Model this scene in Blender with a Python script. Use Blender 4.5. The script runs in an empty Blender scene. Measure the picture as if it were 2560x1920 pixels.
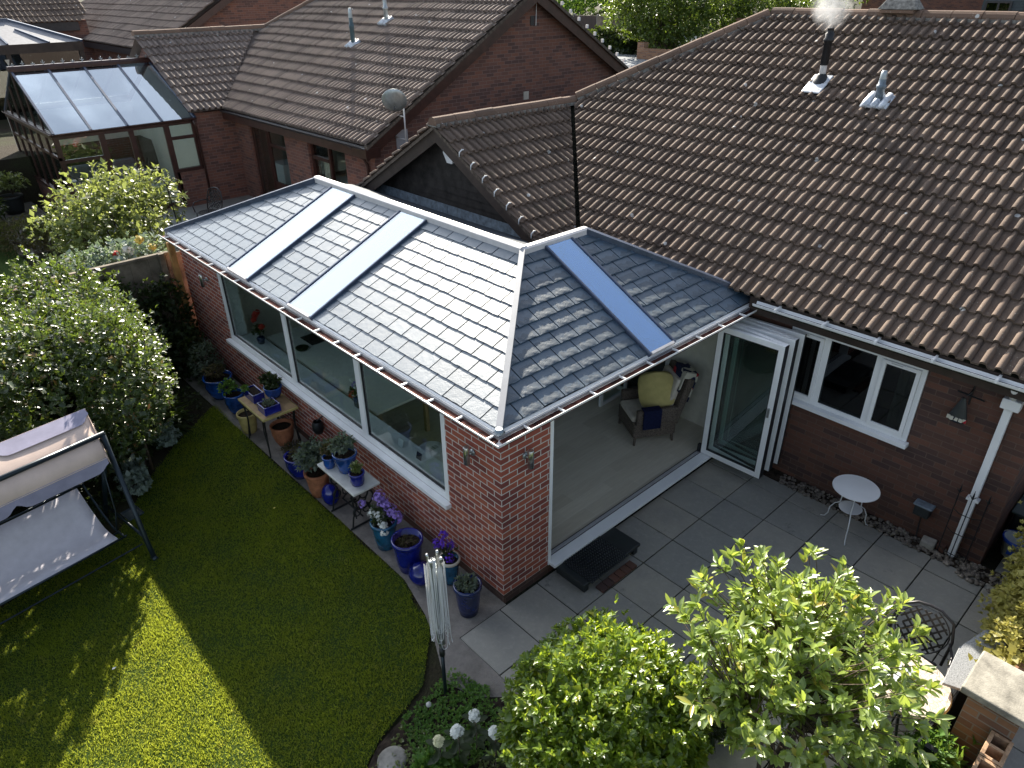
import bpy, bmesh, math, random
import numpy as np
from mathutils import Vector, Matrix
S = bpy.context.scene
COL = S.collection
R = math.radians
random.seed(7); RNG = np.random.default_rng(7)
# ---------------- camera ----------------
def make_camera():
    f, cx, cy, cz, yaw, pitch, roll = 1764.86, -3.7665, -4.3095, 6.1599, .8314, .5189, -.0117
    F = Vector((math.cos(pitch)*math.cos(yaw), math.cos(pitch)*math.sin(yaw), -math.sin(pitch)))
    Rt = Vector((math.sin(yaw), -math.cos(yaw), 0)); U = Rt.cross(F)
    R2 = math.cos(roll)*Rt + math.sin(roll)*U; U2 = -math.sin(roll)*Rt + math.cos(roll)*U
    cd = bpy.data.cameras.new('camera'); cam = bpy.data.objects.new('camera', cd); COL.objects.link(cam)
    m = Matrix((R2, U2, -F)).transposed().to_4x4(); m.translation = Vector((cx, cy, cz)); cam.matrix_world = m
    cd.sensor_width = 36; cd.lens = f*36/2560; cd.clip_start = .1; cd.clip_end = 600
    S.camera = cam
make_camera()
# ---------------- world, sun, exposure ----------------
SUN_EL, SUN_AZ = 27.5, 56.0          # azimuth anticlockwise from +X
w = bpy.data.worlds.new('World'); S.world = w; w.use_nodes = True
nt = w.node_tree; nt.nodes.clear()
sky = nt.nodes.new('ShaderNodeTexSky'); sky.sky_type = 'NISHITA'; sky.sun_disc = False
sky.sun_elevation = R(SUN_EL); sky.sun_rotation = R(90-SUN_AZ); sky.air_density = 1.0; sky.dust_density = 1.2; sky.ozone_density = 1.6
bg = nt.nodes.new('ShaderNodeBackground'); bg.inputs[1].default_value = .06
wo = nt.nodes.new('ShaderNodeOutputWorld')
# bright cloud patch added to the sky, aimed where the skylights mirror it
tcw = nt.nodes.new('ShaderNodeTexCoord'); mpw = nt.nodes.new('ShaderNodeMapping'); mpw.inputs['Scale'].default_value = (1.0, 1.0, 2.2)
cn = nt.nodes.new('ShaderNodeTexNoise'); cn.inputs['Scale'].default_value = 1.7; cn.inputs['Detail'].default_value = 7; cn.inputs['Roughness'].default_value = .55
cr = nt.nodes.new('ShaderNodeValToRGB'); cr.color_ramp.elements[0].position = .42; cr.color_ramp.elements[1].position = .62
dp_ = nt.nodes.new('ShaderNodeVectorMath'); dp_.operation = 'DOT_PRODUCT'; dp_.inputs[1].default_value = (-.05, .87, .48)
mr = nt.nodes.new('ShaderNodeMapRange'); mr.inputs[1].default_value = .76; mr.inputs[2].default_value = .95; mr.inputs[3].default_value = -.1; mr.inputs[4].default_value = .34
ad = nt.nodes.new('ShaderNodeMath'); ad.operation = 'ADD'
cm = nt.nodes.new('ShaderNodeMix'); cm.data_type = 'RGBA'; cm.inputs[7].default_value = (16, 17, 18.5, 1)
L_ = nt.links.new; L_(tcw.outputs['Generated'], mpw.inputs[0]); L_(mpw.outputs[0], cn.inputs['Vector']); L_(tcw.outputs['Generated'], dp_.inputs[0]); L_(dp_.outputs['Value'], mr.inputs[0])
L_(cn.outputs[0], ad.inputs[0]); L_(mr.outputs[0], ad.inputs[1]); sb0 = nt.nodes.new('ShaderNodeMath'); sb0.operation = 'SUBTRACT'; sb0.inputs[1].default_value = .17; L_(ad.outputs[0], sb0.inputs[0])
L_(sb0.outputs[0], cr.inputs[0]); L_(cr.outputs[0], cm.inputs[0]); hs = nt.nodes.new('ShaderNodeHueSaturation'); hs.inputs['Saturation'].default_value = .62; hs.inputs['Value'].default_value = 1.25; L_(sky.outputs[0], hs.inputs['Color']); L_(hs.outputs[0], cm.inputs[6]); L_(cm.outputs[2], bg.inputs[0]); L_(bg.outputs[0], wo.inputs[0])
sl = bpy.data.lights.new('sun', 'SUN'); sl.energy = 5.0; sl.angle = R(.55); sl.color = (1, .92, .79)
so = bpy.data.objects.new('sun', sl); COL.objects.link(so)
Ld = Vector((math.cos(R(SUN_EL))*math.cos(R(SUN_AZ)), math.cos(R(SUN_EL))*math.sin(R(SUN_AZ)), math.sin(R(SUN_EL))))
so.rotation_euler = Ld.to_track_quat('Z', 'Y').to_euler(); so.location = (0, 0, 30)
S.view_settings.view_transform = 'Standard'; S.view_settings.look = 'None'
S.view_settings.exposure = 1.55; S.view_settings.gamma = 1
S.render.engine = 'CYCLES'
S.cycles.max_bounces = 8; S.cycles.transparent_max_bounces = 16; S.cycles.glossy_bounces = 4; S.cycles.transmission_bounces = 6
S.cycles.volume_bounces = 1; S.cycles.use_denoising = True

# ---------------- materials ----------------
MATS = {}
class NB:
    def __init__(s, name):
        s.m = bpy.data.materials.new(name); s.m.use_nodes = True; s.t = s.m.node_tree
        s.t.nodes.clear(); s.out = s.n('OutputMaterial'); MATS[name] = s.m
    def n(s, typ, **kw):
        x = s.t.nodes.new('ShaderNode'+typ)
        for k, v in kw.items(): setattr(x, k, v)
        return x
    def l(s, a, b): s.t.links.new(a, b)
    def inp(s, node, key, v):
        if hasattr(v, 'is_linked') or isinstance(v, bpy.types.NodeSocket): s.l(v, node.inputs[key])
        else:
            if isinstance(v, (tuple, list)) and len(v) == 3 and node.inputs[key].type == 'RGBA': v = (*v, 1)
            node.inputs[key].default_value = v
    def noise(s, scale, detail=4, rough=.6, vec=None, out=0):
        x = s.n('TexNoise'); x.inputs['Scale'].default_value = scale; x.inputs['Detail'].default_value = detail; x.inputs['Roughness'].default_value = rough
        s.l(vec if vec else s.pos(), x.inputs['Vector']); return x.outputs[out]
    def pos(s):
        if not hasattr(s, '_g'): s._g = s.n('NewGeometry')
        return s._g.outputs['Position']
    def geo(s, k): s.pos(); return s._g.outputs[k]
    def ramp(s, fac, stops):
        x = s.n('ValToRGB'); e = x.color_ramp.elements
        while len(e) < len(stops): e.new(.5)
        for i, (p, c) in enumerate(stops):
            e[i].position = p; e[i].color = (*c, 1) if len(c) == 3 else c
        s.l(fac, x.inputs[0]); return x.outputs[0]
    def mix(s, fac, a, b, mode='MIX'):
        x = s.n('Mix', data_type='RGBA', blend_type=mode)
        s.inp(x, 0, fac)
        for k, v in ((6, a), (7, b)):
            if isinstance(v, (tuple, list)): x.inputs[k].default_value = (*v[:3], 1)
            else: s.l(v, x.inputs[k])
        return x.outputs[2]
    def math(s, op, a, b=0.0, c=0.0):
        x = s.n('Math', operation=op)
        for k, v in enumerate((a, b, c)):
            if isinstance(v, (int, float)): x.inputs[k].default_value = v
            else: s.l(v, x.inputs[k])
        return x.outputs[0]
    def bump(s, h, strength=.5, dist=.01):
        x = s.n('Bump'); x.inputs['Strength'].default_value = strength; x.inputs['Distance'].default_value = dist
        s.l(h, x.inputs['Height']); return x.outputs[0]
    def bsdf(s, color, rough=.6, metal=0, spec=.5, normal=None, **kw):
        b = s.n('BsdfPrincipled'); s.inp(b, 'Base Color', color); s.inp(b, 'Roughness', rough); s.inp(b, 'Metallic', metal)
        s.inp(b, 'Specular IOR Level', spec)
        if normal is not None: s.l(normal, b.inputs['Normal'])
        for k, v in kw.items(): s.inp(b, k.replace('_', ' '), v)
        s.b = b; return b.outputs[0]
    def done(s, surf=None, vol=None):
        if surf is not None: s.l(surf, s.out.inputs['Surface'])
        if vol is not None: s.l(vol, s.out.inputs['Volume'])
        return s.m
def M(n): return MATS[n]
def plain(name, col, rough=.6, metal=0, spec=.5, var=.12, scale=9, bump=0, bscale=60):
    b = NB(name); c2 = tuple(max(0, c*(1-var*2)) for c in col); c1 = tuple(min(1, c*(1+var)) for c in col)
    c = b.ramp(b.noise(scale, 5), [(.3, c2), (.7, c1)])
    n = b.bump(b.noise(bscale, 3), bump, .004) if bump else None
    return b.done(b.bsdf(c, rough, metal, spec, n))
def wallcoord(b):
    sp = b.n('SeparateXYZ'); b.l(b.pos(), sp.inputs[0]); sn = b.n('SeparateXYZ'); b.l(b.geo('True Normal'), sn.inputs[0])
    f = b.math('GREATER_THAN', b.math('ABSOLUTE', sn.outputs[0]), .5)
    u = b.math('ADD', b.math('MULTIPLY', sp.outputs[1], f), b.math('MULTIPLY', sp.outputs[0], b.math('SUBTRACT', 1.0, f)))
    cb = b.n('CombineXYZ'); b.l(u, cb.inputs[0]); b.l(sp.outputs[2], cb.inputs[1]); return cb.outputs[0]
def brick_mat(name, c1, c2, mortar, msize=.0055, stain=.25, c3=None, off=(0, 0)):
    b = NB(name); uv = wallcoord(b)
    mp = b.n('Mapping'); b.l(uv, mp.inputs[0]); mp.inputs['Location'].default_value = (off[0], off[1], 0)
    wob = b.noise(14, 2); wv = b.n('VectorMath', operation='MULTIPLY_ADD')
    t = b.n('TexBrick'); t.offset = .5
    b.l(mp.outputs[0], t.inputs['Vector'])
    for k, v in (('Scale', 1), ('Mortar Size', msize), ('Mortar Smooth', .15), ('Bias', -.1), ('Brick Width', .225), ('Row Height', .075)): t.inputs[k].default_value = v
    t.inputs['Color1'].default_value = (0, 0, 0, 1); t.inputs['Color2'].default_value = (1, 1, 1, 1); t.inputs['Mortar'].default_value = (0, 0, 0, 1)
    bw = b.n('RGBToBW'); b.l(t.outputs['Color'], bw.inputs[0])
    col = b.ramp(bw.outputs[0], [(0, c2), (.45, c1), (.8, c3 or c1), (1, c2)])
    col = b.mix(b.math('MULTIPLY', b.noise(30, 5), .5), col, tuple(c*.6 for c in c1))
    mc = b.mix(b.noise(8, 3), mortar, tuple(c*.75 for c in mortar))
    col = b.mix(t.outputs['Fac'], col, mc)
    st = b.ramp(b.noise(1.1, 4), [(.35, (.62, .6, .6)), (.65, (1, 1, 1))])
    col = b.mix(stain, col, st, 'MULTIPLY')
    h = b.math('SUBTRACT', b.math('MULTIPLY', b.noise(90, 3), .3), t.outputs['Fac'])
    return b.done(b.bsdf(col, .85, 0, .25, b.bump(h, .5, .005)))
brick_mat('new_brick', (.36, .10, .068), (.18, .056, .052), (.66, .61, .56), .0065, .2, (.40, .125, .075))
brick_mat('old_brick', (.135, .070, .052), (.070, .046, .044), (.15, .10, .078), .005, .35, (.17, .078, .055), (.07, .01))
brick_mat('neighbour_brick', (.22, .108, .082), (.12, .07, .062), (.27, .185, .155), .005, .4, (.27, .12, .08), (.03, .02))
brick_mat('garden_brick', (.32, .17, .1), (.2, .11, .08), (.34, .28, .22), .007, .5, (.4, .22, .12))

def tile_mat(name, ca, cb, moss):
    b = NB(name); rnd = b.geo('Random Per Island')
    col = b.ramp(rnd, [(0, cb), (.3, ca), (.8, tuple(c*1.12 for c in ca)), (1, tuple(c*.85 for c in cb))])
    col = b.mix(b.math('MULTIPLY', b.noise(45, 6, .75), .55), col, tuple(c*.35 for c in ca))
    big = b.ramp(b.noise(.8, 4), [(.35, (.72, .7, .7)), (.65, (1.0, 1.0, 1.0))]); col = b.mix(.7, col, big, 'MULTIPLY')
    v = b.n('TexVoronoi'); v.inputs['Scale'].default_value = 26; b.l(b.pos(), v.inputs['Vector'])
    sp = b.math('MULTIPLY', b.math('LESS_THAN', v.outputs['Distance'], .16), b.math('GREATER_THAN', b.noise(5, 3), .54))
    col = b.mix(b.math('MULTIPLY', sp, .55), col, (.42, .40, .34))
    v2 = b.n('TexVoronoi'); v2.inputs['Scale'].default_value = 2.3; b.l(b.pos(), v2.inputs['Vector'])
    sp2 = b.math('LESS_THAN', b.math('ADD', v2.outputs['Distance'], b.math('MULTIPLY', b.noise(30, 3), .05)), .098)
    col = b.mix(b.math('MULTIPLY', sp2, .8), col, (.6, .6, .58))
    ms = b.ramp(b.noise(3.5, 6, .7), [(.58, (0, 0, 0)), (.68, (1, 1, 1))]); col = b.mix(b.math('MULTIPLY', ms, .45), col, moss)
    return b.done(b.bsdf(col, .9, 0, .25, b.bump(b.noise(110, 5, .8), .7, .006)))
tile_mat('roof_tile', (.205, .152, .118), (.135, .103, .085), (.07, .065, .04))
tile_mat('neighbour_tile', (.30, .24, .205), (.20, .16, .14), (.12, .10, .07))
tile_mat('ridge_tile', (.25, .165, .12), (.18, .125, .095), (.13, .11, .08))

b = NB('slate'); rnd = b.geo('Random Per Island')
col = b.ramp(rnd, [(0, (.028, .060, .095)), (1, (.044, .084, .125))])
h = b.math('ADD', b.noise(13, 6, .72), b.math('MULTIPLY', b.noise(60, 4), .25))
b.done(b.bsdf(col, b.ramp(b.noise(7, 4), [(.3, (.46,)*3), (.7, (.54,)*3)]), 0, .5, b.bump(h, .35, .015), IOR=1.72, Coat_Weight=.4, Coat_Roughness=.42, Coat_IOR=1.65))
b = NB('slate_riven')
h = b.math('ADD', b.noise(24, 6, .75), b.math('MULTIPLY', b.noise(80, 4), .3))
b.done(b.bsdf((.05, .075, .10), .5, 0, .5, b.bump(h, .4, .015), IOR=1.65))

def glass(name, tint=(.8, .88, .86), base=.04, rough=.0, boost=1.0, gcol=(1, 1, 1)):
    b = NB(name); lw = b.n('Fresnel'); b.l(b.math('SUBTRACT', 1.5, b.math('MULTIPLY', b.geo('Backfacing'), .8333)), lw.inputs[0])
    fac = b.math('MINIMUM', b.math('ADD', b.math('MULTIPLY', lw.outputs[0], boost), base), 1.0)
    tr = b.n('BsdfTransparent'); tr.inputs[0].default_value = (*tint, 1)
    gl = b.n('BsdfGlossy'); gl.inputs['Roughness'].default_value = rough; gl.inputs[0].default_value = (*gcol, 1)
    nb = b.bump(b.noise(1.3, 2), .05, .02); b.l(nb, gl.inputs['Normal'])
    mx = b.n('MixShader'); b.l(fac, mx.inputs[0]); b.l(tr.outputs[0], mx.inputs[1]); b.l(gl.outputs[0], mx.inputs[2])
    return b.done(mx.outputs[0])
glass('window_glass', (.86, .92, .90), .02)
glass('dark_glass', (.35, .40, .40), .02)
glass('roof_glass_bright', (.62, .74, .84), .20, .03, 1.15, (.90, .96, 1))
glass('roof_glass_blue', (.45, .68, .98), .46, .02, 1.2, (.60, .80, 1))
glass('conservatory_glass', (.7, .82, .95), .50, .03, 1.2, (.82, .92, 1))
glass('teal_glass', (.3, .5, .45), .1, .05, 1.0)

plain('white_upvc', (.80, .81, .82), .32, 0, .5, .03, 3)
plain('white_satin', (.74, .75, .76), .35, 0, .5, .03, 3)
plain('alu_grey', (.50, .50, .52), .35, .35, .5, .05)
plain('alu_white', (.62, .60, .60), .4, .0, .5, .05)
plain('verge_brown', (.13, .105, .085), .95, 0, .2, .3, 18, .6, 60)
plain('rear_dark', (.05, .062, .08), .75, 0, .3, .2)
plain('flat_grey', (.26, .26, .28), .6)
plain('flue_teal', (.06, .11, .13), .4)
plain('hip_grey', (.34, .35, .37), .42, .2, .5, .05)
plain('gutter_fill', (.10, .035, .026), .9, 0, .2, .5, 12, .8, 40)  # red-brown of brick reflected inside the gutter, put into the colour
plain('eaves_grey', (.16, .16, .17), .5, 0, .5, .15)
plain('black_rubber', (.012, .013, .016), .5)
plain('black_iron', (.016, .018, .02), .5, .3)
plain('dark_bronze', (.045, .042, .045), .4, .2)
plain('dark_blue_metal', (.07, .09, .14), .35, .3)
plain('mahogany', (.055, .022, .016), .38, 0, .5, .2, 6)
plain('brown_fascia', (.045, .03, .024), .6, 0, .4, .2, 6)
plain('dark_cladding', (.030, .026, .024), .75, 0, .25, .35, 5, .4, 40)
plain('lead', (.20, .25, .30), .5, .25, .5, .25, 12, .3, 20)
plain('lead_bright', (.62, .66, .72), .45, .15, .5, .2, 16, .4, 25)
plain('mortar_bed', (.25, .24, .22), .95, 0, .2, .3, 18, .6, 60)
plain('moss_dark', (.022, .022, .014), .95, 0, .2, .4, 12, .8, 50)
plain('plaster', (.80, .77, .68), .9, 0, .2, .03)
plain('plaster_warm', (.62, .60, .52), .9, 0, .2, .05)
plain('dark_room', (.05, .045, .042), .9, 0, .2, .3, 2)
plain('steel', (.55, .56, .56), .28, .95, .5, .08)
plain('galv', (.42, .46, .47), .42, .7, .5, .15)
plain('concrete', (.36, .34, .30), .92, 0, .2, .25, 6, .7, 50)
plain('concrete_cap', (.36, .335, .28), .92, 0, .2, .3, 5, .8, 70)
plain('terracotta', (.38, .15, .075), .8, 0, .3, .25, 9, .4, 50)
plain('blue_glaze', (.010, .065, .28), .12, 0, .8, .35, 7)
plain('teal_glaze', (.012, .10, .20), .15, 0, .8, .35, 7)
plain('cobalt_glaze', (.007, .014, .20), .12, 0, .8, .3, 7)
plain('navy_glaze', (.008, .02, .10), .18, 0, .8, .35, 7)
plain('compost', (.035, .024, .017), .95, 0, .2, .5, 40, 1, 60)
plain('soil', (.045, .033, .024), .95, 0, .2, .5, 9, 1, 40)
plain('timber_yellow', (.42, .34, .13), .6, 0, .4, .15, 8)
plain('marble', (.62, .62, .58), .35, 0, .5, .12, 5)
plain('granite', (.30, .31, .32), .5, 0, .5, .3, 90)
plain('wicker', (.13, .105, .085), .8, 0, .3, .4, 70, .8, 90)
plain('cream_fabric', (.55, .50, .42), .9, 0, .2, .08, 12, .2, 40)
plain('yellow_fabric', (.47, .40, .16), .9, 0, .2, .06, 12, .3, 40)
plain('navy_fabric', (.008, .012, .045), .95, 0, .2, .2, 40, .4, 90)
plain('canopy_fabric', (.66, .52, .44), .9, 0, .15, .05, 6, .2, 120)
plain('canopy_shaded', (.30, .29, .38), .9, 0, .15, .08, 6, .2, 120)  # canopy cloth darkened and cooled: back-lit shade put into its colour
plain('seat_fabric', (.58, .56, .60), .9, 0, .15, .05, 10, .3, 200)
plain('swing_frame', (.018, .03, .04), .35, .4)
plain('grey_sofa', (.15, .15, .17), .9, 0, .2, .1)
plain('light_wood', (.42, .28, .15), .5, 0, .4, .15)
plain('bucket_white', (.62, .66, .68), .4)
plain('bucket_blue', (.01, .07, .45), .35)
plain('dark_plastic', (.02, .025, .026), .5)
plain('green_box', (.03, .05, .05), .4)
plain('fence_timber', (.20, .17, .13), .9, 0, .2, .3, 4, .5, 30)
plain('post_orange', (.50, .27, .10), .8, 0, .2, .2, 6)
plain('bark', (.13, .10, .075), .9, 0, .2, .35, 20, .8, 50)
plain('red_petal', (.55, .03, .02), .7)
plain('white_petal', (.75, .77, .72), .7, 0, .2, .08, 60)
plain('lilac_petal', (.36, .24, .68), .7, 0, .2, .2, 60)
plain('purple_petal', (.12, .04, .50), .7, 0, .2, .3, 60)
plain('cream_petal', (.68, .66, .42), .7, 0, .2, .1, 60)
plain('yellow_petal', (.7, .55, .12), .7)
plain('red_cloth', (.35, .03, .03), .9)
plain('art_green', (.16, .14, .05), .7, 0, .2, .8, 4)
plain('pebble', (.22, .19, .16), .75, 0, .3, .5, 14)
plain('drive_grey', (.22, .24, .26), .9, 0, .2, .15, 3)
plain('pierced_block', (.42, .27, .17), .9, 0, .2, .3, 12, .8, 60)
plain('clad_blue', (.06, .075, .085), .7)
plain('white_stone', (.55, .54, .50), .8, 0, .2, .2, 30)

def leaf_mat(name, ca, cb, cc, rough=.35, spec=.5, trans=.35, tcol=None, pn=1.2):
    b = NB(name); rnd = b.geo('Random Per Island')
    col = b.ramp(rnd, [(0, ca), (.5, cb), (.93, cb), (1, cc)])
    col = b.mix(b.ramp(b.noise(pn, 3), [(.35, (.0,)*3), (.65, (.5,)*3)]), col, ca)
    s = b.bsdf(col, rough, 0, spec)
    t = b.n('BsdfTranslucent'); tc = b.mix(.5, col, tcol or (.30, .42, .03)); b.l(tc, t.inputs[0])
    mx = b.n('MixShader'); mx.inputs[0].default_value = trans; b.l(s, mx.inputs[1]); b.l(t.outputs[0], mx.inputs[2])
    return b.done(mx.outputs[0])
leaf_mat('leaf_viburnum', (.035, .062, .024), (.08, .12, .035), (.38, .14, .06), .33, 1.0, .34)
leaf_mat('leaf_bay', (.06, .115, .015), (.19, .29, .028), (.65, .60, .08), .34, 1.0, .45, (.60, .72, .04))
leaf_mat('leaf_camellia', (.13, .21, .04), (.28, .37, .08), (.55, .40, .06), .34, 1.2, .42, (.66, .78, .10))
leaf_mat('leaf_apple', (.10, .14, .04), (.20, .25, .07), (.34, .33, .12), .42, .8, .4, (.5, .56, .12))
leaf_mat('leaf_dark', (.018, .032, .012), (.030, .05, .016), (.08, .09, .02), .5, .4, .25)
leaf_mat('leaf_gold', (.28, .27, .06), (.40, .36, .10), (.55, .45, .2), .5, .4, .35, (.5, .45, .1))
leaf_mat('leaf_grey', (.09, .12, .09), (.14, .17, .13), (.2, .2, .12), .7, .3, .25)
leaf_mat('leaf_bright', (.07, .16, .03), (.12, .25, .04), (.3, .35, .08), .5, .4, .4)
leaf_mat('leaf_brown', (.06, .05, .03), (.10, .08, .04), (.2, .12, .06), .8, .2, .2)
leaf_mat('leaf_silver', (.20, .26, .22), (.28, .34, .30), (.35, .4, .35), .6, .3, .25)
leaf_mat('leaf_tree', (.05, .085, .015), (.10, .15, .025), (.3, .28, .08), .4, .6, .4)
b = NB('grass_blade')
col = b.ramp(b.geo('Random Per Island'), [(0, (.062, .105, .010)), (.6, (.095, .140, .013)), (.93, (.16, .19, .025)), (1, (.34, .31, .11))])
col = b.mix(b.ramp(b.noise(1.1, 5, .7), [(.38, (0,)*3), (.62, (.6,)*3)]), col, (.13, .20, .010))
col = b.mix(b.ramp(b.noise(4.5, 4, .7), [(.60, (0,)*3), (.72, (.7,)*3)]), col, (.30, .24, .10))
s_ = b.bsdf(col, .6, 0, .3); t_ = b.n('BsdfTranslucent'); b.l(b.mix(.6, col, (.72, .78, .08)), t_.inputs[0]); mx = b.n('MixShader'); mx.inputs[0].default_value = .55
b.l(s_, mx.inputs[1]); b.l(t_.outputs[0], mx.inputs[2]); b.done(mx.outputs[0])
b = NB('lawn_base')
col = b.ramp(b.noise(30, 6, .8), [(.3, (.024, .045, .010)), (.55, (.042, .072, .014)), (.75, (.08, .10, .025))])
b.done(b.bsdf(col, .95, 0, .1, b.bump(b.noise(80, 4), 1, .02)))
b = NB('ground_mix')
col = b.ramp(b.noise(.35, 6, .7), [(.4, (.05, .038, .026)), (.6, (.06, .08, .025))]); col = b.mix(b.noise(25, 5), col, (.03, .026, .02))
b.done(b.bsdf(col, .95, 0, .1, b.bump(b.noise(30, 5), 1, .03)))
b = NB('gravel')
v = b.n('TexVoronoi'); v.inputs['Scale'].default_value = 32; b.l(b.pos(), v.inputs['Vector'])
col = b.mix(.7, b.ramp(b.noise(2, 3), [(.3, (.20, .18, .15)), (.7, (.34, .31, .26))]), v.outputs['Color'], 'MULTIPLY'); col = b.mix(.5, col, (.24, .22, .18))
b.done(b.bsdf(col, .9, 0, .2, b.bump(v.outputs['Distance'], 1, .03)))
b = NB('paving_slab'); rnd = b.geo('Random Per Island')
col = b.ramp(rnd, [(0, (.27, .265, .24)), (.5, (.33, .315, .275)), (1, (.38, .35, .29))])
col = b.mix(b.ramp(b.noise(1.6, 6, .7), [(.35, (0,)*3), (.7, (.7,)*3)]), col, (.22, .22, .205))
col = b.mix(b.ramp(b.noise(14, 6, .75), [(.5, (0,)*3), (.8, (.6,)*3)]), col, (.42, .40, .36))
st_ = b.ramp(b.noise(2.4, 7, .8), [(.60, (0,)*3), (.68, (.6,)*3)]); col = b.mix(st_, col, (.10, .10, .09))
b.done(b.bsdf(col, .62, 0, .45, b.bump(b.noise(22, 6, .7), .5, .012)))
b = NB('old_concrete_path')
col = b.ramp(b.noise(4, 7, .75), [(.3, (.15, .135, .12)), (.55, (.24, .22, .20)), (.75, (.30, .27, .24))])
b.done(b.bsdf(col, .9, 0, .2, b.bump(b.noise(35, 6, .8), .8, .015)))
b = NB('floor_plank'); mp = b.n('Mapping'); b.l(b.pos(), mp.inputs[0])
t = b.n('TexBrick'); t.offset = .37; b.l(mp.outputs[0], t.inputs['Vector'])
for k, v_ in (('Scale', 1), ('Mortar Size', .003), ('Bias', 0), ('Brick Width', .9), ('Row Height', .2)): t.inputs[k].default_value = v_
t.inputs['Color1'].default_value = (.54, .49, .39, 1); t.inputs['Color2'].default_value = (.66, .61, .5, 1); t.inputs['Mortar'].default_value = (.62, .59, .5, 1)
gr = b.n('Mapping'); gr.inputs['Scale'].default_value = (2.5, 22, 1); b.l(b.pos(), gr.inputs[0])
col = b.mix(.35, t.outputs['Color'], b.ramp(b.noise(1.2, 6, .7, gr.outputs[0]), [(.3, (.55, .52, .5)), (.7, (1, 1, 1))]), 'MULTIPLY')
b.done(b.bsdf(col, .42, 0, .5))
b = NB('studded_rubber'); sp = b.n('SeparateXYZ'); b.l(b.pos(), sp.inputs[0])
f1 = b.math('SINE', b.math('MULTIPLY', sp.outputs[0], 6.2832/.036)); f2 = b.math('SINE', b.math('MULTIPLY', sp.outputs[1], 6.2832/.042)); dd_ = b.math('GREATER_THAN', b.math('MULTIPLY', f1, f2), .55)
b.done(b.bsdf(b.mix(dd_, (.010, .012, .014), (.10, .11, .11)), .45, 0, .5))
b = NB('mosaic'); v = b.n('TexVoronoi', feature='DISTANCE_TO_EDGE'); v.inputs['Scale'].default_value = 22; b.l(b.pos(), v.inputs['Vector'])
col = b.mix(b.math('LESS_THAN', v.outputs['Distance'], .04), b.ramp(b.noise(20, 3), [(.3, (.55, .45, .36)), (.7, (.75, .68, .56))]), (.3, .26, .22)); b.done(b.bsdf(col, .5))
b = NB('patterned_blanket'); mp = b.n('Mapping'); mp.inputs['Rotation'].default_value = (.4, .3, .6); b.l(b.pos(), mp.inputs[0])
v = b.n('TexVoronoi'); v.inputs['Scale'].default_value = 9; b.l(mp.outputs[0], v.inputs['Vector']); bw = b.n('RGBToBW'); b.l(v.outputs['Color'], bw.inputs[0])
c = b.n('ValToRGB'); c.color_ramp.interpolation = 'CONSTANT'
for i, (p, cc) in enumerate([(0, (.01, .015, .05, 1)), (.42, (.35, .02, .03, 1)), (.52, (.5, .48, .4, 1)), (.72, (.012, .018, .06, 1))]):
    if i < 2: e = c.color_ramp.elements[i]; e.position = p
    else: e = c.color_ramp.elements.new(p)
    e.color = cc
b.l(bw.outputs[0], c.inputs[0]); b.done(b.bsdf(c.outputs[0], .95))
b = NB('steam')
vp = b.n('VolumePrincipled'); vp.inputs['Color'].default_value = (.95, .95, .95, 1)
tc = b.n('TexCoord'); ln = b.n('VectorMath', operation='LENGTH'); b.l(tc.outputs['Object'], ln.inputs[0])
fall = b.n('MapRange'); fall.inputs[1].default_value = .25; fall.inputs[2].default_value = 1.0; fall.inputs[3].default_value = 1.0; fall.inputs[4].default_value = 0; b.l(ln.outputs['Value'], fall.inputs[0])
d = b.math('MULTIPLY', fall.outputs[0], b.math('MAXIMUM', b.math('MULTIPLY', b.math('SUBTRACT', b.noise(5, 4), .38), 26.0), 0.0)); b.l(d, vp.inputs['Density']); b.done(None, vp.outputs[0])
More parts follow.
